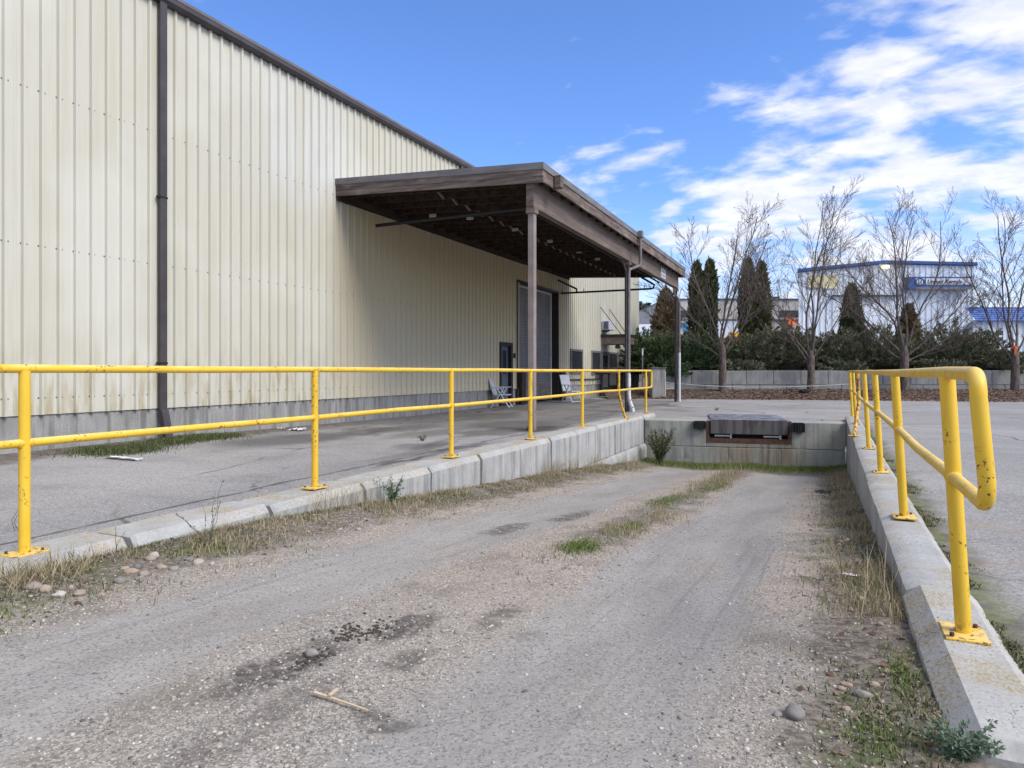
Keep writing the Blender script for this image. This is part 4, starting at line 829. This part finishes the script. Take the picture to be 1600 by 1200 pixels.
MB().box(bx(1424), bx(1510), -.82, -.802, bz(453.8), bz(450)).build('sign_underside', MT['flash'], sg)
lx_, lz_ = bx(1430), bz(442)
lg = MB()
for i in range(24):
    a0, a1 = 2 * pi * i / 24, 2 * pi * (i + 1) / 24
    lg.add([(lx_ + .50 * cos(a0), -.86, lz_ + .40 * sin(a0)), (lx_ + .50 * cos(a1), -.86, lz_ + .40 * sin(a1)), (lx_ + .36 * cos(a1), -.86, lz_ + .28 * sin(a1)), (lx_ + .36 * cos(a0), -.86, lz_ + .28 * sin(a0))], [(0, 1, 2, 3)])
lg.box(lx_ - .18, lx_ - .10, -.87, -.85, lz_ - .02, lz_ + .2).box(lx_ + .10, lx_ + .18, -.87, -.85, lz_ - .14, lz_ + .2).box(lx_ - .18, lx_ + .18, -.87, -.851, lz_ - .16, lz_ - .08)
lg.box(lx_ + .5, lx_ + .62, -.87, -.85, lz_ - .3, lz_ + .35)
lg.build('logo', MT['navy'], sg)
cu = bpy.data.curves.new('sign_text', 'FONT'); cu.body = 'United Rentals'; cu.size = .80; cu.extrude = .01; cu.shear = .25; cu.offset = .012; cu.align_x = 'LEFT'
to = bpy.data.objects.new('tmp', cu); COL.objects.link(to); bpy.context.view_layer.update(); dg = bpy.context.evaluated_depsgraph_get(); me = bpy.data.meshes.new_from_object(to.evaluated_get(dg)); bpy.data.objects.remove(to)
me.materials.clear(); me.materials.append(MT['w_dark']); to = bpy.data.objects.new('sign_lettering', me); COL.objects.link(to); to.parent = sg
wtx = max(v.co.x for v in me.vertices); sc_ = (bx(1495) - bx(1441)) / wtx
to.location = (bx(1441), -.86, bz(444.6)); to.rotation_euler = (pi / 2, 0, 0); to.scale = (sc_, sc_ * 1.0, 1)
# annex with the blue roof
Z2 = 66.0
an = empty('blue_roofed_annex', 'low pale building with bright blue roof at the right edge', 'building', (FW.x * Z2, FW.y * Z2, -.1), TH)
def ax_(px): return (px - 800) / F * Z2
def az_(py): return HC + .1 + (580 - py) / F * Z2
ribbed(MB(), ax_(1521), ax_(1720), lambda x: az_(500), 0, .5).build('wall', MT['w_wall'], an)
MB().add([(ax_(1521), 0, 0), (ax_(1521) + 6, 9, 0), (ax_(1521) + 6, 9, az_(490)), (ax_(1521), 0, az_(500))], [(0, 3, 2, 1)]).build('side_wall', MT['w_wall'], an)
q = MB()
for i in range(7):
    a = i / 7; b = (i + 1) / 7; q.add([(ax_(1520), -.5 + 1.6 * a, az_(502) + (az_(478) - az_(502)) * a), (ax_(1722), -.5 + 1.6 * a, az_(502) + (az_(478) - az_(502)) * a), (ax_(1722), -.5 + 1.6 * b - .05, az_(502) + (az_(478) - az_(502)) * b), (ax_(1520), -.5 + 1.6 * b - .05, az_(502) + (az_(478) - az_(502)) * b)], [(0, 1, 2, 3)])
    q.box(ax_(1520), ax_(1722), -.54 + 1.6 * a, -.50 + 1.6 * a, az_(502) + (az_(478) - az_(502)) * a - .02, az_(502) + (az_(478) - az_(502)) * a + .06)
q.build('roof', MT['w_roofblue'], an)
o = MB().box(ax_(1555), ax_(1566), -.16, -.10, az_(533), az_(517)).build('window', MT['w_dark'], an); MB().box(ax_(1557), ax_(1564), -.2, -.161, az_(527), az_(524)).build('window_sign', MT['white'], o)
# long beige building
Z3 = 95.0
lb = empty('beige_block_building', 'long flat-roofed beige block building behind the cedars', 'building', (FW.x * Z3, FW.y * Z3, -.1), TH)
def cx_(px): return (px - 800) / F * Z3
def cz_(py): return HC + .1 + (580 - py) / F * Z3
MB().box(cx_(1040), cx_(1262), 0, 25, 0, cz_(468)).build('wall', MT['w_beige'], lb)
MB().box(cx_(1039), cx_(1263), -.2, 25, cz_(468) + .01, cz_(466.5)).build('parapet', MT['flash'], lb)
MB().box(cx_(1040), cx_(1262), -.3, -.01, cz_(500), cz_(498.5)).build('band', MT['flash'], lb)
for a, b in ((1058, 1082), (1218, 1251)): MB().box(cx_(a), cx_(b), -.15, -.02, cz_(495), cz_(485)).build('window', MT['w_dark'], lb)
MB().box(cx_(1213), cx_(1223), 1, 3, cz_(466.4), cz_(462)).build('roof_unit', MT['w_dark'], lb)
MB().box(cx_(1120), cx_(1200), -.15, -.02, 0, cz_(501)).build('shutter', MT['w_wall'], lb)
lw = empty('low_white_building', 'low white-roofed building seen between the canopy downspout and the browned cedar', 'building', (FW.x * 80, FW.y * 80, -.1), TH)
def dx_(px): return (px - 800) / F * 80
MB().box(dx_(940), dx_(1050), 0, 8, 0, 5.3).build('wall', MT['offwhite'], lw); MB().add([(dx_(938), -.3, 5.35), (dx_(1052), -.3, 5.35), (dx_(1052), 8, 7.2), (dx_(938), 8, 7.2)], [(0, 1, 2, 3)]).build('roof', MT['white'], lw)
bxn = empty('blue_container', 'bright blue container showing above the low white roof', 'container', tuple(D(1016, 580, 110).xy) + (-.1,), TH)
MB().box(-.45, .45, 0, 2.5, 0, HC + .1 + (580 - 487) / F * 110).build('body', MT['skyblue'], bxn); MB().box(-.36, .05, -.06, -.01, 8.9, 10.2).build('panel', MT['w_dark'], bxn)
pl = empty('sign_on_pole', 'faded orange sign on a grey pole left of the gabled building', 'sign', tuple(D(1233.5, 580, 60).xy) + (-.1,), TH)
MB().tube([(0, 0, 0), (0, 0, 6.2)], .09, 8).build('pole', MT['greypipe'], pl)
q = MB()
for i in range(11): a = -.2 + (pi + .4) * i / 10; q.add([(-.06 * sin(a), -.12, 5.2 - .06 * cos(a)), (.06 * sin(a), -.12, 5.2 + .06 * cos(a)), (1.15 * cos(a) + .05, -.10, 5.25 + 1.05 * sin(a)), (-.06 * sin(a), -.08, 5.2 - .06 * cos(a))], [(0, 1, 2), (2, 1, 3)])
q.box(-.35, .45, -.14, -.05, 5.15, 5.75).build('orange_board', MT['orange'], pl)
def car(px, z, zb_, mat, name, label, cat, s_=1.0):
    p = D(px, 580, z); t = empty(name, label, cat, (p.x, p.y, zb_), TH + .3)
    prof = [(-2.1, .35), (-2.1, .85), (-1.5, .98), (-.9, 1.45), (.7, 1.48), (1.4, 1.0), (2.1, .85), (2.15, .35)]
    n = len(prof); vs = [(x, -.85, zz) for x, zz in prof] + [(x, .85, zz) for x, zz in prof]
    MB().add(vs, [tuple(range(n))[::-1], tuple(range(n, 2 * n))] + [(i, (i + 1) % n, n + (i + 1) % n, n + i) for i in range(n)]).build('body', mat, t)
    MB().box(-.95, .8, -.87, .87, 1.02, 1.36).build('side_glass', MT['glass'], t)
    for x in (-1.35, 1.35):
        for y in (-.8, .8): MB().tube([(x, y - .1, .33), (x, y + .1, .33)], .33, 14).build('wheel', MT['rubber'], t)
car(1130, 52, 2.1, MT['redcar'], 'parked_car', 'red vehicle glimpsed through the branches above the junipers', 'car')
tag(MB().box(-40, 40, -6, 6, -.5, 2.09).build('raised_yard', MT['asphalt']), kind='structure'); bpy.data.objects['raised_yard'].location = (FW.x * 54 + FR.x * 12, FW.y * 54 + FR.y * 12, 0); bpy.data.objects['raised_yard'].rotation_euler = (0, 0, TH)
p = D(1146, 580, 52); ym = empty('yellow_loader', 'small yellow machine glimpsed between the first bare tree and the twin cedar', 'machine', (p.x, p.y, 2.1), TH)
MB().box(-.5, .5, -.5, .5, .45, 1.1, b=.05).box(-.3, .35, -.4, .4, 1.1, 1.9, b=.05).build('body', MT['yelm'], ym); MB().tube([(-.4, 0, 1.0), (.1, -.3, 2.3), (.6, -.3, 2.0)], .1, 6).build('boom', MT['yelm'], ym)
for x in (-.4, .4):
    for y in (-.45, .45): MB().tube([(x, y - .1, .28), (x, y + .1, .28)], .28, 12).build('wheel', MT['rubber'], ym)
p = D(1070, 580, 58); tk = empty('canvas_covered_load', 'pale covered load with a blue stripe behind the junipers', 'covered load', (p.x, p.y, 0), TH)
MB().add([(-1.2, 0, 0), (1.6, 0, 0), (1.6, 0, 3.9), (.3, 0, 5.4), (-.9, 0, 5.1), (-1.2, 2, 0), (1.6, 2, 0), (1.6, 2, 3.9), (.3, 2, 5.4), (-.9, 2, 5.1)], [(0, 1, 2, 3, 4), (9, 8, 7, 6, 5), (1, 6, 7, 2), (2, 7, 8, 3), (3, 8, 9, 4), (4, 9, 5, 0)]).build('cover', MT['offwhite'], tk)
MB().add([(-.5, -.03, 5.0), (.1, -.03, 5.2), (.9, -.03, 4.2), (.3, -.03, 4.1)], [(0, 3, 2, 1)]).build('stripe', MT['skyblue'], tk)
# distant firs on the left
for i, (px, py, z) in enumerate(((988, 452, 150), (996, 470, 145), (1003, 476, 150), (1011, 473, 155), (1021, 480, 150), (1030, 478, 150), (1048, 490, 160), (975, 462, 150))):
    r = np.random.RandomState(60 + i); h = D(px, py, z).z; p = D(px, 580, z)
    t = empty('fir_tree', 'distant fir in the dark clump left of the browned cedar', 'tree', (p.x, p.y, -.1), TH, 'distant firs beyond the white roof')
    n = 1800; v = r.uniform(0, 1, n) ** .8; a = r.uniform(0, 2 * pi, n); rr = (1 - v) * h * .17 * (.55 + .45 * np.abs(np.sin(v * 40 + a))) + .1
    P = np.stack([rr * np.cos(a), rr * np.sin(a), v * h], 1); d = np.stack([np.cos(a), np.sin(a), np.full(n, -.25)], 1) + r.normal(size=(n, 3)) * .3; L = r.uniform(.5, 1.3, n); V, T = leaf_cloud(P, d / np.linalg.norm(d, axis=1)[:, None], L, L * .5, r)
    np_mesh('crown', V, T, MT['fir'], t); MB().tube([(0, 0, 0), (0, 0, h * .95)], [.35, .05], 6).build('trunk', MT['core'], t)
# ================================================================== GRASS, WEEDS, GRAVEL
def blades(name, pts, H, W_, mat, seed, label, cat, lean=.45, parent=None, kind='stuff'):
    r = np.random.RandomState(seed); P = np.array(pts); n = len(P); H = np.asarray(H) * np.ones(n) * r.uniform(.55, 1.3, n); a = r.uniform(0, 2 * pi, n); ln = np.abs(r.normal(0, lean, n)) + .08
    dr = np.stack([np.cos(a), np.sin(a), np.zeros(n)], 1); b = r.uniform(0, 2 * pi, n); wd = np.stack([np.cos(b), np.sin(b), np.zeros(n)], 1) * (W_ * r.uniform(.6, 1.3, n))[:, None]
    up = np.array([0, 0, 1.0]); mid = P + dr * (H * ln * .35)[:, None] + up * (H * .55)[:, None]; tip = P + dr * (H * ln * 1.1)[:, None] + up * (H * np.clip(1 - .25 * ln ** 2, .3, 1))[:, None]
    V = np.stack([P - wd, P + wd, mid + wd * .7, tip, mid - wd * .7], 1).reshape(-1, 3); base = np.arange(n)[:, None] * 5
    T = np.concatenate([base + np.array([[0, 1, 2]]), base + np.array([[0, 2, 4]]), base + np.array([[4, 2, 3]])]).reshape(-1, 3)
    o = np_mesh(name, V, T, mat, parent)
    if parent is None: tag(o, label, cat, None, kind)
    return o
r = np.random.RandomState(11)
def patchy(x, y, s_, th, seed): return mnoise.fractal(Vector((x * s_, y * s_, seed)), 1.0, 2.0, 4) > th
def strip(n, fx, y0, y1, th, seed, s_=1.6):
    out = []
    for _ in range(n):
        y = y0 + (y1 - y0) * r.rand(); x = fx(y, r)
        if patchy(x, y, s_, th, seed): out.append((x, y, ramp_h(x, y) - .004))
    return out
lf = lambda y, r: XW0 + .02 + abs(r.normal(0, 1)) * (.26 + .22 * sm(5, 1, y))
rt = lambda y, r: XW1 - .01 - abs(r.normal(0, 1)) * (.17 + .05 * sm(2, 8, y))
ce = lambda y, r: -1.60 + r.normal(0, .13) - .08 * sin(y * .6)
bk = lambda y, r: r.uniform(-3.95, .33)
dry = strip(15000, lf, 2.2, 16, -.05, 1) + strip(13000, rt, 3.6, 16.5, -.12, 2) + strip(7500, ce, 5.2, 14.6, -.02, 3)
blades('dry_grass', dry, .060, .0022, MT['dry'], 1, 'dry straw-coloured grass along the ramp walls and the middle of the ramp', 'grass', .6)
tall = strip(1500, lambda y, r: XW0 + .05 + abs(r.normal(0, .1)), 4.4, 15, .16, 4, 1.2) + strip(500, ce, 9, 14.5, .05, 5) + strip(700, lambda y, r: XW1 - .05 - abs(r.normal(0, .12)), 3.5, 11, .2, 6, 1.2)
blades('tall_dry_grass', tall, .26, .0022, MT['dry'], 2, 'taller tufts of bleached grass leaning on the ramp walls', 'grass', .4)
wd_ = strip(22000, lf, 1.0, 14, -.02, 7) + strip(12000, rt, 1.5, 14, .0, 8) + strip(2600, ce, 3.4, 13, .12, 9) + strip(600, lambda y, r: r.uniform(-2.0, -1.2), 1.4, 4.5, .42, 10, 1.1)
blades('short_weeds', wd_, .030, .0032, MT['mixg'], 3, 'low mixed weeds growing in the dirt beside the ramp walls', 'weeds', .9)
gr = []
for _ in range(16000):
    x = r.uniform(-3.95, .33); yb_ = 16.1 + (x + 4) * .17; y = yb_ - abs(r.normal(0, 1)) * (.42 + .25 * mnoise.noise(Vector((x * 1.1, 0, 4)))); gr.append((x, y, ramp_h(x, y)))
for (px, py, rx, ry, n) in ((-1.62, 4.65, .12, .24, 1500), (-1.57, 5.75, .11, .42, 900), (-1.72, 8.0, .16, .7, 1500), (-1.5, 10.3, .14, 1.0, 1600), (-3.55, 1.75, .25, .25, 900), (.12, 2.35, .12, .20, 500), (.24, 2.9, .05, .3, 350), (-3.7, 3.2, .16, .3, 500)):
    for _ in range(n): x, y = r.normal(px, rx * .55), r.normal(py, ry * .55); (gr.append((x, y, ramp_h(x, y) - .003)) if XW0 < x < XW1 else None)
blades('green_grass', gr, [.075 if p_[1] > 14 else .026 for p_ in gr], .0026, MT['green'], 4, 'fresh green grass at the foot of the dock wall and in patches up the ramp', 'grass', .6)
# weeds against the warehouse and along the kerb edges of the lot
q_ = []
for (cx, cy, rx, ry, n) in ((-8.85, 6.2, .45, .40, 3200), (-9.3, 7.9, .35, .6, 4200), (-9.0, 7.0, .3, .5, 1200)):
    for _ in range(n): x, y = r.normal(cx, rx * .6), r.normal(cy, ry * .6); q_.append((x, y, gz(y)))
blades('wall_weeds', q_, .075, .005, MT['bushl'], 5, 'low green weeds at the foot of the warehouse downspout', 'weeds', .7)
q_ = []
for _ in range(9000):
    y = r.uniform(1.8, 15); x = .625 + abs(r.normal(0, .05)) * (1.4 if patchy(0, y, .9, 0, 20) else .6)
    if patchy(x, y, 2.2, .05, 21): q_.append((x, y, gz(y)))
for _ in range(2500):
    y = r.uniform(2, 16); x = -4.46 - abs(r.normal(0, .04)); q_.append((x, y, gz(y))) if patchy(x, y, 1.6, .15, 22) else None
blades('kerb_moss', q_, .02, .004, MT['mixg'], 6, 'moss and weeds in the joint between the ramp walls and the asphalt', 'moss', .9)
# gravel
phi = (1 + 5 ** .5) / 2
ICO_V = np.array([(-1, phi, 0), (1, phi, 0), (-1, -phi, 0), (1, -phi, 0), (0, -1, phi), (0, 1, phi), (0, -1, -phi), (0, 1, -phi), (phi, 0, -1), (phi, 0, 1), (-phi, 0, -1), (-phi, 0, 1)]) / sqrt(1 + phi * phi)
ICO_F = np.array([(0, 11, 5), (0, 5, 1), (0, 1, 7), (0, 7, 10), (0, 10, 11), (1, 5, 9), (5, 11, 4), (11, 10, 2), (10, 7, 6), (7, 1, 8), (3, 9, 4), (3, 4, 2), (3, 2, 6), (3, 6, 8), (3, 8, 9), (4, 9, 5), (2, 4, 11), (6, 2, 10), (8, 6, 7), (9, 8, 1)])
def pebbles(name, P, S, mat, seed, label, cat):
    r = np.random.RandomState(seed); n = len(P); P = np.array(P); S = np.array(S); a = r.uniform(0, 2 * pi, n)
    sc3 = S[:, None] * np.stack([r.uniform(.8, 1.4, n), r.uniform(.7, 1.1, n), r.uniform(.4, .75, n)], 1)
    V = ICO_V[None] * sc3[:, None, :] * r.uniform(.82, 1.15, (n, 12, 1)); ca, sa = np.cos(a)[:, None], np.sin(a)[:, None]
    V = np.stack([V[..., 0] * ca - V[..., 1] * sa, V[..., 0] * sa + V[..., 1] * ca, V[..., 2]], 2) + P[:, None, :]
    T = (ICO_F[None] + (np.arange(n) * 12)[:, None, None]).reshape(-1, 3)
    return tag(np_mesh(name, V.reshape(-1, 3), T, mat), label, cat, None, 'stuff')
P, S = [], []
for _ in range(60000):
    y = 1.0 + 9.5 * r.rand() ** 1.35; x = r.uniform(-3.95, .33)
    lane_ = max(math.exp(-((x + 2.62) / .40) ** 4), math.exp(-((x + .82) / .40) ** 4)); d = .85 * (1 - .93 * lane_) * (.35 + .9 * max(0, .5 + mnoise.noise(Vector((x * 1.5, y * .8, 8)))))
    if r.rand() > d: continue
    s_ = .0032 + .0045 * r.rand() ** 2 + (.006 * r.rand() if r.rand() < .06 else 0); P.append((x, y, ramp_h(x, y) + s_ * .1)); S.append(s_)
pebbles('gravel', P, S, MT['gravel'], 5, 'loose gravel scattered over the ramp', 'gravel')
# larger stones, one by one
def stone(x, y, s_, seed, label, z=None, group='stones beside the ramp', mat='stone'):
    rr = random.Random(seed); mb = MB(); mb.soft = True; vs = []; nr, ns = 10, 14
    sx, sy, sz = s_ * rr.uniform(.9, 1.4), s_ * rr.uniform(.8, 1.1), s_ * rr.uniform(.5, .75); a0 = rr.uniform(0, 6)
    for j in range(nr):
        th = pi * (j + .02) / (nr - .96)
        for i in range(ns):
            a = 2 * pi * i / ns; d = Vector((sin(th) * cos(a), sin(th) * sin(a), cos(th))); k_ = 1 + .28 * mnoise.noise(d * 1.3 + Vector((seed * 3.1, 0, 0))); vs.append((d.x * sx * k_, d.y * sy * k_, d.z * sz * k_))
    mb.add(vs, [(j * ns + i, (j + 1) * ns + i, (j + 1) * ns + (i + 1) % ns, j * ns + (i + 1) % ns) for j in range(nr - 1) for i in range(ns)], 0, True)
    mb.f += [tuple(range(ns)), tuple(range(len(vs) - 1, len(vs) - 1 - ns, -1))]; mb.m += [0, 0]; mb.sm += [True, True]
    o = mb.build('stone', MT[mat]); o.location = (x, y, (ramp_h(x, y) if z is None else z) + sz * .45); o.rotation_euler = (0, 0, a0); return tag(o, label, 'stone', group)
for i, (px, py, s_) in enumerate(((187, 911, .030), (205, 896, .030), (195, 893, .024), (235, 880, .032), (250, 890, .024), (310, 880, .030), (296, 877, .024), (272, 892, .026), (124, 929, .030), (92, 932, .026), (70, 925, .030), (52, 922, .034), (225, 900, .026), (331, 882, .018), (158, 932, .016), (110, 920, .018), (240, 876, .030), (214, 890, .022), (255, 890, .02), (450, 855, .022), (560, 830, .022))):
    p = R(px, py); stone(p.x, p.y, s_, i + 1, 'pale rounded stone ' + ('in the pile beside the gap between two blocks of the left wall' if 180 < px < 280 else 'in the loose row nearest the left edge of the picture' if px <= 180 else 'in the small cluster right of the block gap, below the twiggy weed' if px < 400 else 'alone on the left verge below the long wall'))
for i, (px, py, s_) in enumerate(((1243, 1120, .036), (1215, 1118, .016), (1348, 1095, .022), (1315, 1081, .014), (1322, 1075, .016), (1322, 1114, .014), (1365, 1078, .016), (1276, 850, .02), (1313, 852, .024), (1325, 852, .02), (1312, 857, .018), (1355, 915, .022), (1330, 960, .014), (1376, 990, .014))):
    p = R(px, py); stone(p.x, p.y, s_, i + 50, 'largest rounded stone at the bottom of the picture right of the lath' if i == 0 else 'pale pebble ' + ('on the near right-hand verge beside the lichen-covered end block' if py > 1050 else 'in the row of stones halfway up the right-hand verge' if py < 870 else 'scattered near the white scrap on the right-hand verge'))
p = R(487, 1022); stone(p.x, p.y, .026, 90, 'tan stone sitting in the dark muddy pothole', ramp_h(p.x, p.y) + .008)
q = MB(); rr = random.Random(4); p = R(575, 988)
for (cx, cy, n, sp) in ((p.x, p.y, 110, .09), (R(483, 1026).x, R(483, 1026).y, 70, .06), (R(535, 990).x, R(535, 990).y, 60, .09)):
    for i in range(n):
        x, y = rr.gauss(cx, sp * .5), rr.gauss(cy, sp * .9); s_ = rr.uniform(.002, .009); q.add([(x + v[0] * s_ * 1.3 * rr.uniform(.7, 1.2), y + v[1] * s_ * rr.uniform(.7, 1.2), ramp_h(x, y) + s_ * .3 + v[2] * s_ * .7) for v in ICO_V], [tuple(f) for f in ICO_F])
tag(q.build('mud_clods', MT['mud']), 'dark crumbled mud clods round the pothole', 'mud', None, 'stuff')
# splintered lath cross
a, b = R(491, 1090), R(575, 1116); ln_ = (b - a).length; dr = (b - a).normalized(); aa = math.atan2(dr.y, dr.x)
t = empty('broken_lath', 'thin pale splintered lath with a short crosspiece lying on the gravel near the camera', 'wood', (a.x, a.y, ramp_h(a.x, a.y) + .012), aa)
MB().add([(0, -.006, 0), (0, .006, 0), (ln_, .002, -.004), (ln_, -.002, -.004), (0, -.006, .006), (0, .006, .006), (ln_, .002, .0), (ln_, -.002, .0)], [(0, 1, 2, 3), (7, 6, 5, 4), (0, 3, 7, 4), (1, 5, 6, 2), (0, 4, 5, 1), (3, 2, 6, 7)]).build('long_lath', MT['wood'], t)
MB().box(ln_ * .28, ln_ * .28 + .010, -.018, .030, .009, .014, M=Matrix.Rotation(.18, 4, 'Z')).build('short_lath', MT['wood'], t)
# bits of rubbish
for (px, py, on, sx, sy, lab, c_) in ((440, 669, 0, .10, .04, 'small white scrap on the asphalt near the wall, left of the crumpled bag', 'litter'), (466, 672, 0, .16, .10, 'crumpled clear plastic bag on the dark asphalt stain', 'litter'), (190, 719, 0, .30, .05, 'long white scrap lying in front of the weeds by the warehouse', 'litter'), (1330, 908, 1, .05, .02, 'crushed white scrap on the right-hand verge of the ramp', 'litter'), (1287, 771, 1, .10, .07, 'black crumpled rag near the right ramp wall', 'rubber')):
    p = R(px, py) if on else G(px, py, -.06); zf = ramp_h(p.x, p.y) if on else gz(p.y); rr = random.Random(px); mb = MB(); n = 7; vs = []
    for j in range(n):
        for i in range(n): vs.append((p.x + (i / (n - 1) - .5) * sx * 2 * rr.uniform(.8, 1.2), p.y + (j / (n - 1) - .5) * sy * 2 * rr.uniform(.8, 1.2), zf + .006 + rr.random() * min(sx, sy) * .55))
    mb.add(vs, [(j * n + i, j * n + i + 1, (j + 1) * n + i + 1, (j + 1) * n + i) for j in range(n - 1) for i in range(n - 1)]); tag(mb.build('scrap', MT[c_]), lab, 'litter')
# individual plants
def stem_plant(name, loc, h, nst, spread, leafmat, seed, label, leafn=26, leafL=.02, stemr=.0022, cat='plant', droop=0.0, ratio=.45):
    r = np.random.RandomState(seed); t = empty(name, label, cat, loc); q = MB(); P, Dd, L = [], [], []
    for k in range(nst):
        a = r.uniform(0, 2 * pi); s_ = spread * r.uniform(.2, 1); hh = h * r.uniform(.6, 1); pts = [Vector((r.normal(0, .01), r.normal(0, .01), 0))]
        for i in range(1, 6): u = i / 5; pts.append(Vector((cos(a) * s_ * u ** 1.3 + r.normal(0, .01), sin(a) * s_ * u ** 1.3 + r.normal(0, .01), hh * (u - droop * u * u))))
        q.tube(pts, [stemr * (1.3 - .8 * i / 5) for i in range(6)], 4, caps=False)
        for _ in range(leafn):
            u = r.uniform(.15, 1) * 5; i = min(4, int(u)); p = pts[i].lerp(pts[i + 1], u - i); P.append((p.x + r.normal(0, leafL * .5), p.y + r.normal(0, leafL * .5), p.z)); d = np.array([cos(a), sin(a), .5]) + r.normal(size=3) * .9; Dd.append(d / np.linalg.norm(d)); L.append(leafL * r.uniform(.6, 1.4))
    q.build('stems', MT['bark'], t); L = np.array(L); V, T = leaf_cloud(np.array(P), np.array(Dd), L, L * ratio, r); np_mesh('leaves', V, T, leafmat, t); return t
p = R(334, 862); stem_plant('twiggy_weed', (p.x - .05, p.y, ramp_h(p.x, p.y)), .44, 7, .22, MT['bushl'], 1, 'tall twiggy weed growing against the near part of the left ramp wall', 12, .014)
p = R(183, 885); stem_plant('twiggy_weed', (p.x, p.y, ramp_h(p.x, p.y)), .26, 2, .05, MT['bushl'], 2, 'single thin weed stalk beside the gap between two wall blocks', 8, .010)
p = R(1042, 726); stem_plant('leafy_bush', (-3.50, 15.5, -1.08), .86, 46, .40, MT['bushl'], 3, 'olive leafy bush in the corner between the left ramp wall and the dock wall', 95, .035, .004)
p = R(668, 800); stem_plant('green_herb', (-3.86, 5.55, ramp_h(-3.86, 5.55)), .26, 20, .20, MT['herb'], 4, 'fresh green herb growing at the foot of the left ramp wall', 40, .022, .002, 'plant', 0, .3)
stem_plant('sage_plant', (.34, 2.30, -.07), .12, 18, .13, MT['sage'], 5, 'grey-green herb growing over the near end of the right ramp wall', 60, .016, .0016)
stem_plant('sage_plant', (.60, 2.24, -.07), .13, 18, .15, MT['sage'], 6, 'grey-green herb in the bottom right corner beyond the wall end', 60, .016, .0016)
p = G(20, 830, -.05); stem_plant('twiggy_weed', (p.x, p.y, gz(p.y)), .40, 2, .10, MT['bushl'], 7, 'thin dry weed behind the nearest left handrail post', 6, .012)
for i, (px, py) in enumerate(((660, 690), (1120, 640), (825, 672))):
    p = G(px, py, -.08)
    stem_plant('small_weed', (p.x, p.y, gz(p.y)), .10, 10, .10, MT['mixg'], 30 + i, ('small weed in the asphalt beside the crack', 'small weed on the lot just above the dock wall', 'small weed at the base of the nearest canopy post')[i], 20, .02)
# long leaf-dirt tufts of dried grass at the near left wall
q_ = []
for _ in range(450): x, y = r.normal(-3.86, .10), r.normal(2.25, .16); (q_.append((x, y, ramp_h(x, y))) if x > XW0 else None)
blades('dead_tuft', q_, .13, .0022, MT['dry'], 9, 'reddish dead tuft of grass at the left edge of the picture', 'grass', 1.0)
# twigs and leaves lying on the verges
pts = []
for _ in range(500):
    y = r.uniform(1.6, 9); x = (XW0 + abs(r.normal(0, .35))) if r.rand() < .5 else (XW1 - abs(r.normal(0, .22))); pts.append((x, y, ramp_h(x, y) + .008)) if XW0 < x < XW1 else None
for _ in range(260): y = r.uniform(6, 15); x = -8.9 + r.normal(0, .5); pts.append((x, y, gz(y) + .012))
leaves('scattered_leaves', pts, .016, MT['leafr'], 44, 'small dead leaves scattered along the ramp verges', 'leaves')
